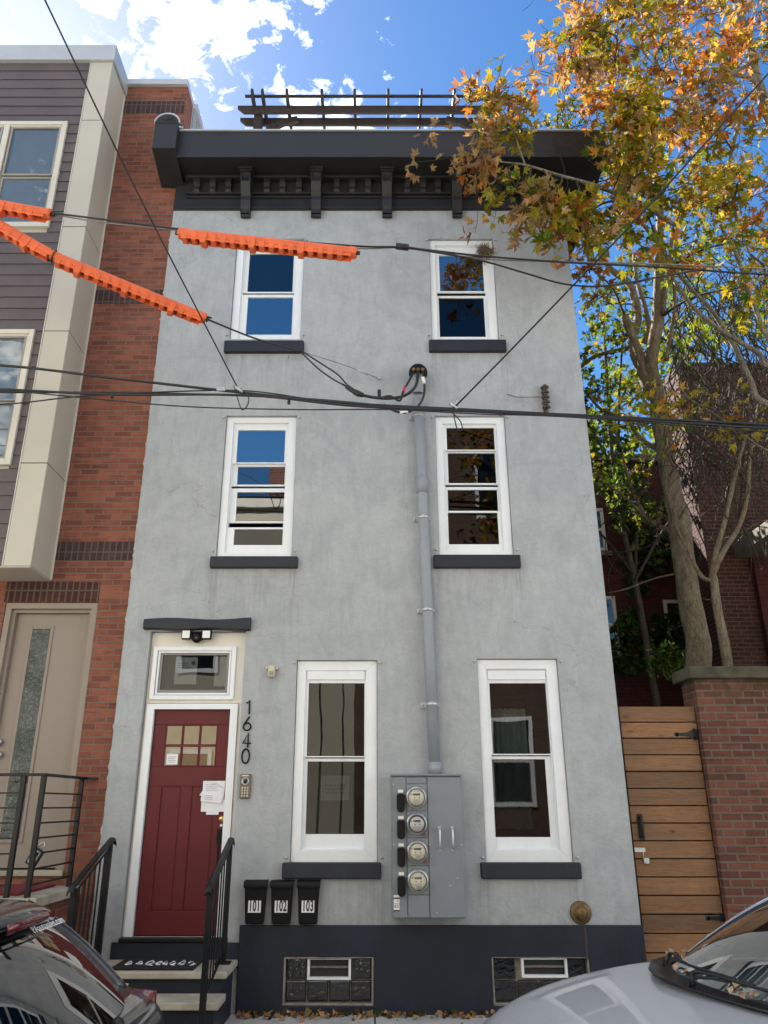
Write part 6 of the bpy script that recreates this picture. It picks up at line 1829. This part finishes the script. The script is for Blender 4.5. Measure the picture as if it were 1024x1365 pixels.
def guard(label, p, q, r_=.052, flip=1):
    """plastic line guard: split tube with a ribbed lower skirt"""
    p, q = Vector(p), Vector(q); d_ = (q-p); L = d_.length; d_.normalize()
    side = d_.cross(Vector((0,0,1))).normalized(); up = side.cross(d_).normalized()
    root = empty('line_guard', tuple(p), label, 'line guard', 'orange guards on the overhead lines')
    m = MB()
    prof = []
    for k in range(13):
        t = math.pi*(-.08+1.16*k/12); prof.append((r_*math.cos(t), r_*math.sin(t)))
    prof = [(r_*1.0, -r_*.9)] + prof + [(-r_*1.0, -r_*.9)]
    prof2 = prof
    rows = []
    n = max(8, int(L/.05))
    for i in range(n+1):
        c_ = p + d_*(L*i/n); e = .80 if i in (0, n) else 1.
        rows.append([c_ + side*x_*e + up*y_*e for x_, y_ in prof2])
    m.grid(rows); m.build('tube_cover', M['orange'], root, solid=.006)
    m = MB(); step = .098; x_ = .08; i = 0
    while x_ < L-.1:
        big = (i % 5 == 2)
        w_ = .030 if not big else .034; h = (.112 if big else .088)
        c_ = p + d_*x_
        rr_ = r_*(1.16 if big else 1.06)
        pts = []
        for sx in (-1, 1):
            for (yy, ww) in ((r_*.25, w_*.9), (-h*.75, w_), (-h, w_*.7)):
                for sd in (-1, 1): pts.append(c_ + d_*sx*ww + side*sd*rr_*(.8 if yy == -h else 1) + up*yy)
        # index: sx*6 + level*2 + sd
        f = lambda s_, l_, d2: s_*6+l_*2+d2
        fs = [(f(0,0,0),f(0,0,1),f(1,0,1),f(1,0,0)), (f(0,2,0),f(1,2,0),f(1,2,1),f(0,2,1))]
        for l_ in (0, 1):
            fs += [(f(0,l_,0),f(0,l_+1,0),f(0,l_+1,1),f(0,l_,1)), (f(1,l_,0),f(1,l_,1),f(1,l_+1,1),f(1,l_+1,0)),
                   (f(0,l_,0),f(1,l_,0),f(1,l_+1,0),f(0,l_+1,0)), (f(0,l_,1),f(0,l_+1,1),f(1,l_+1,1),f(1,l_,1))]
        m.add(pts, fs)
        x_ += step; i += 1
    # thin skirt joining the ribs
    a_, b2 = p+d_*.05, p+d_*(L-.05)
    for sd in (-1, 1):
        o_ = side*sd*r_*.9
        m.add([a_+o_, b2+o_, b2+o_-up*.082, a_+o_-up*.082, a_+o_*.9, b2+o_*.9, b2+o_*.9-up*.082, a_+o_*.9-up*.082], [(0,1,2,3),(7,6,5,4),(0,4,5,1),(1,5,6,2),(2,6,7,3),(3,7,4,0)])
    for i2 in (0, 1):
        c_ = p if i2 == 0 else q
        s2 = 1 if i2 == 0 else -1
        m.tube([c_+d_*s2*.01, c_+d_*s2*.08], [r_*1.08, r_*1.10], 12)
    m.build('ribbed_skirt', M['orange'], root, bevel=.008)
    m = MB()
    for c_ in (p, q): m.tube([c_-d_*.03, c_+d_*.03], .02, 8)
    m.build('end_knob', M['cable'], root)
    return root
guard('long upper orange guard whose right end crosses the left third floor window', at(238,311,V), at(476,337,V))
guard('short upper orange guard at the left edge, in front of the bay window', at(-95,256,V-.1), at(69,286,V))
gp = at(70,341,6.45)
guard('longest slanting orange guard, reaching from the bay to the grey wall', gp, at(275,425,7.0))
guard('slanting orange guard at the far left edge, strapped to the longer one', at(-110,237,6.1), at(73,342,6.44), .05)
m = MB()
for k in (-.02, .015): 
    d_ = (g3[3]-g3[2]).normalized(); c_ = gp+d_*k
    m.tube([c_-d_*.008, c_+d_*.008], .068, 14)
tag(m.build('guard_strap', M['cable'], None), 'black straps where the two slanting orange guards meet', 'strap')
m = MB(); c_ = at(276,424,7.0); m.tube([c_+Vector((-.02,0,.06)), c_+Vector((.0,0,-.05))], .008, 5); m.tube([c_+Vector((-.05,-.03,.01)), c_+Vector((.05,.0,-.0))], .012, 5)
tag(m.build('guard_tie', M['cable'], None), 'black wire tie at the right end of the longest orange guard', 'wire tie')

# ================================================================= THE OTHER SIDE OF THE STREET (mirrored in the windows; low cream block added for bounce light)
OY = -2.0
ob = empty('beige_building', (-6, OY, 0), 'beige rendered building across the street, mirrored in the left windows', 'building')
m = MB(); m.box(-16, -.46, OY-8, OY, 0, 8.7); m.build('wall', M['beige_wall'], ob)
m = MB(); m.box(-16.1, -.46, OY-8, OY+.12, 8.701, 8.95); m.build('cornice', M['frame_cream'], ob)
m = MB(); m.box(-2.95, -2.1, OY-3.2, OY-1.8, 8.96, 10.7); m.build('chimney', M['brick_far'], ob)
m = MB()
for k in range(3): m.tube(smoothpath([(-1.75+.5*k, OY+.03, 8.5), (-1.8+.5*k+.05*math.sin(k), OY+.03, 5), (-1.74+.5*k, OY+.03, 2.5), (-1.8+.5*k, OY+.03, .3)]), .010, 6)
m.build('wall_cable', M['cable'], ob)
def opp_window(root, x0, x1, z0, z1):
    m = MB(); m.frame(x0, x1, z0, z1, .09, OY+.001, OY+.05); m.box(x0+.09, x1-.09, OY+.002, OY+.03, (z0+z1)/2-.03, (z0+z1)/2+.03); w_ = m.build('window', M['white'], root)
    m = MB(); m.box(x0+.09, x1-.09, OY+.001, OY+.012, z0+.09, z1-.09); m.build('glass_pane', M['dark_pane'], w_)
for x_ in (-2.75, -4.6, -6.5): opp_window(ob, x_, x_+.95, 1.0, 2.9)
for x_ in (-4.6, -6.5): opp_window(ob, x_, x_+.95, 4.6, 6.5)
obr = empty('brick_building', (5, OY, 0), 'brown brick building across the street, mirrored in the right windows', 'building')
m = MB(); m.box(-.455, 5.2, OY-8, OY, 0, 11.8); m.build('wall', M['brick_opp'], obr)
m = MB(); m.box(-.455, 5.2, OY-8, OY+.2, 11.801, 12.2); m.build('cornice', M['black_trim'], obr)
oc = empty('bounce_building', (10, OY, 0), 'low cream building added out of view across the street for bounce light, beyond the brown brick one', 'building')  # unseen pale building, added to throw more light onto the facade
m = MB(); m.box(5.205, 18, OY-8, OY-.01, 0, 6.6); m.build('wall', M['frame_cream'], oc)
m = MB(); m.box(5.205, 18, OY-8, OY+.1, 6.601, 6.85); m.build('cornice', M['frame_cream'], oc)
for x_ in (6.5, 9.0, 11.5):
    for z_ in (1.4, 4.2): opp_window(oc, x_, x_+1.0, z_, z_+1.7)
for x_ in (.4, 2.55):
    for z_ in (1.7, 5.0, 8.4): opp_window(obr, x_, x_+1.0, z_, z_+1.9)
round_tree('street_tree', 'street tree across the road, mirrored in the right upper windows', 4.3, -.9, 15.5, 2.6, 22, .22, [('orange',3),('olive',3)], 91, trunk=.14, nl=7)
# street tree stands in the far pavement

# ================================================================= SKY, SUN, CAMERA
SUN_AZ, SUN_EL = -33., 46.
w = bpy.data.worlds.new('World'); bpy.context.scene.world = w; w.use_nodes = True
nt = w.node_tree; nt.nodes.clear()
N = nt.nodes.new; Lk = nt.links.new
out = N('ShaderNodeOutputWorld'); bg = N('ShaderNodeBackground')
sky = N('ShaderNodeTexSky'); sky.sky_type = 'NISHITA'; sky.sun_disc = False
sky.sun_elevation = R(SUN_EL); sky.sun_rotation = R(SUN_AZ % 360); sky.altitude = 50; sky.air_density = 1.; sky.dust_density = .3; sky.ozone_density = 2.0
tc = N('ShaderNodeTexCoord')
mp = N('ShaderNodeMapping'); mp.inputs['Scale'].default_value = (1, 1, 1.5); Lk(tc.outputs['Generated'], mp.inputs[0])
def nz(scale, det, rough, dist, off=0):
    n = N('ShaderNodeTexNoise'); n.inputs['Scale'].default_value = scale; n.inputs['Detail'].default_value = det; n.inputs['Roughness'].default_value = rough; n.inputs['Distortion'].default_value = dist
    Lk(mp.outputs[0], n.inputs['Vector']); return n.outputs['Fac']
def mth(op, a, b=0., c=None, cl=False):
    n = N('ShaderNodeMath'); n.operation = op; n.use_clamp = cl
    for i, v in enumerate((a, b, c)):
        if v is None: continue
        if hasattr(v, 'node'): Lk(v, n.inputs[i])
        else: n.inputs[i].default_value = v
    return n.outputs[0]
# bank of cloud gathered round one direction of the sky
def dot_to(px, py):
    d_ = (at(px, py, 10)-Vector((0,0,CAM_Z))).normalized()
    n = N('ShaderNodeVectorMath'); n.operation = 'DOT_PRODUCT'; nn = N('ShaderNodeVectorMath'); nn.operation = 'NORMALIZE'
    Lk(tc.outputs['Generated'], nn.inputs[0]); Lk(nn.outputs[0], n.inputs[0]); n.inputs[1].default_value = d_
    return n.outputs['Value']
d1 = dot_to(60, 20)
d2 = dot_to(290, 60); d3 = N('ShaderNodeSeparateXYZ')
Lk(tc.outputs['Generated'], d3.inputs[0])
# second bank: bright cloud added high, behind and aside, out of frame, for neutral fill
rear = mth('MINIMUM', mth('MULTIPLY_ADD', d3.outputs[2], 7.0, -5.9), .75)
back = mth('MINIMUM', mth('MULTIPLY_ADD', d3.outputs[2], 7.0, mth('MULTIPLY_ADD', d3.outputs[1], -2.2, -6.1)), .8)
rear = mth('MAXIMUM', rear, back)
east = mth('MINIMUM', mth('MULTIPLY_ADD', mth('ABSOLUTE', d3.outputs[0]), 3.2, mth('MULTIPLY_ADD', d3.outputs[1], -1.2, -1.7)), .75)
mask = mth('MAXIMUM', mth('MULTIPLY_ADD', d1, 7.0, -6.50), mth('MAXIMUM', rear, east))
mask = mth('MAXIMUM', mask, mth('MULTIPLY_ADD', d2, 16.0, -15.35))
mask = mth('MAXIMUM', mask, -1.)          # ~1 near, 0 at about 30 degrees off
n1 = nz(7, 9, .62, .5); n2 = nz(26, 7, .65, .8)
dens = mth('SUBTRACT', mth('ADD', mth('MULTIPLY', n1, 2.3), mth('MULTIPLY', n2, 2.0)), 1.30)
dens = mth('ADD', dens, mask)
cr = N('ShaderNodeValToRGB'); Lk(mth('MULTIPLY', dens, .5, cl=True), cr.inputs[0])
cr.color_ramp.elements[0].position = .72; cr.color_ramp.elements[0].color = (0,0,0,1)
cr.color_ramp.elements[1].position = .90; cr.color_ramp.elements[1].color = (1,1,1,1)
hsv = N('ShaderNodeHueSaturation'); hsv.inputs['Saturation'].default_value = 1.32; hsv.inputs['Value'].default_value = 1.; Lk(sky.outputs[0], hsv.inputs['Color'])
mx = N('ShaderNodeMix'); mx.data_type = 'RGBA'
Lk(cr.outputs[0], mx.inputs[0]); Lk(hsv.outputs[0], mx.inputs[6]); cc = N('ShaderNodeValToRGB'); Lk(nz(11, 8, .6, .3), cc.inputs[0])
cc.color_ramp.elements[0].position = .35; cc.color_ramp.elements[0].color = (4.2, 4.5, 4.9, 1)
cc.color_ramp.elements[1].position = .62; cc.color_ramp.elements[1].color = (19, 19.1, 19.4, 1)
Lk(cc.outputs[0], mx.inputs[7])
Lk(mx.outputs[2], bg.inputs[0]); bg.inputs[1].default_value = .045
Lk(bg.outputs[0], out.inputs[0])

sd = bpy.data.lights.new('sun', 'SUN'); sd.energy = 5.0; sd.angle = R(.53); sd.color = (1, .965, .915)
so = bpy.data.objects.new('sun', sd); C.objects.link(so)
dirv = Vector((math.sin(R(SUN_AZ))*math.cos(R(SUN_EL)), math.cos(R(SUN_AZ))*math.cos(R(SUN_EL)), math.sin(R(SUN_EL))))
so.rotation_euler = dirv.to_track_quat('Z', 'Y').to_euler(); so.location = (0, 0, 30)

cd = bpy.data.cameras.new('camera'); cam = bpy.data.objects.new('camera', cd); C.objects.link(cam)
cam.location = (0, 0, CAM_Z); cam.rotation_euler = (math.pi/2+TH, 0, 0)
cd.sensor_fit = 'VERTICAL'; cd.sensor_height = 36; cd.sensor_width = 27; cd.lens = 36*FPX/1365
cd.shift_x = 12/1365; cd.clip_start = .05; cd.clip_end = 2000
sc = bpy.context.scene; sc.camera = cam
sc.render.resolution_x = 768; sc.render.resolution_y = 1024
sc.view_settings.view_transform = 'Standard'; sc.view_settings.look = 'None'; sc.view_settings.gamma = 1; sc.view_settings.exposure = 2.15
sc.render.engine = 'CYCLES'
sc.cycles.max_bounces = 8; sc.cycles.transparent_max_bounces = 12
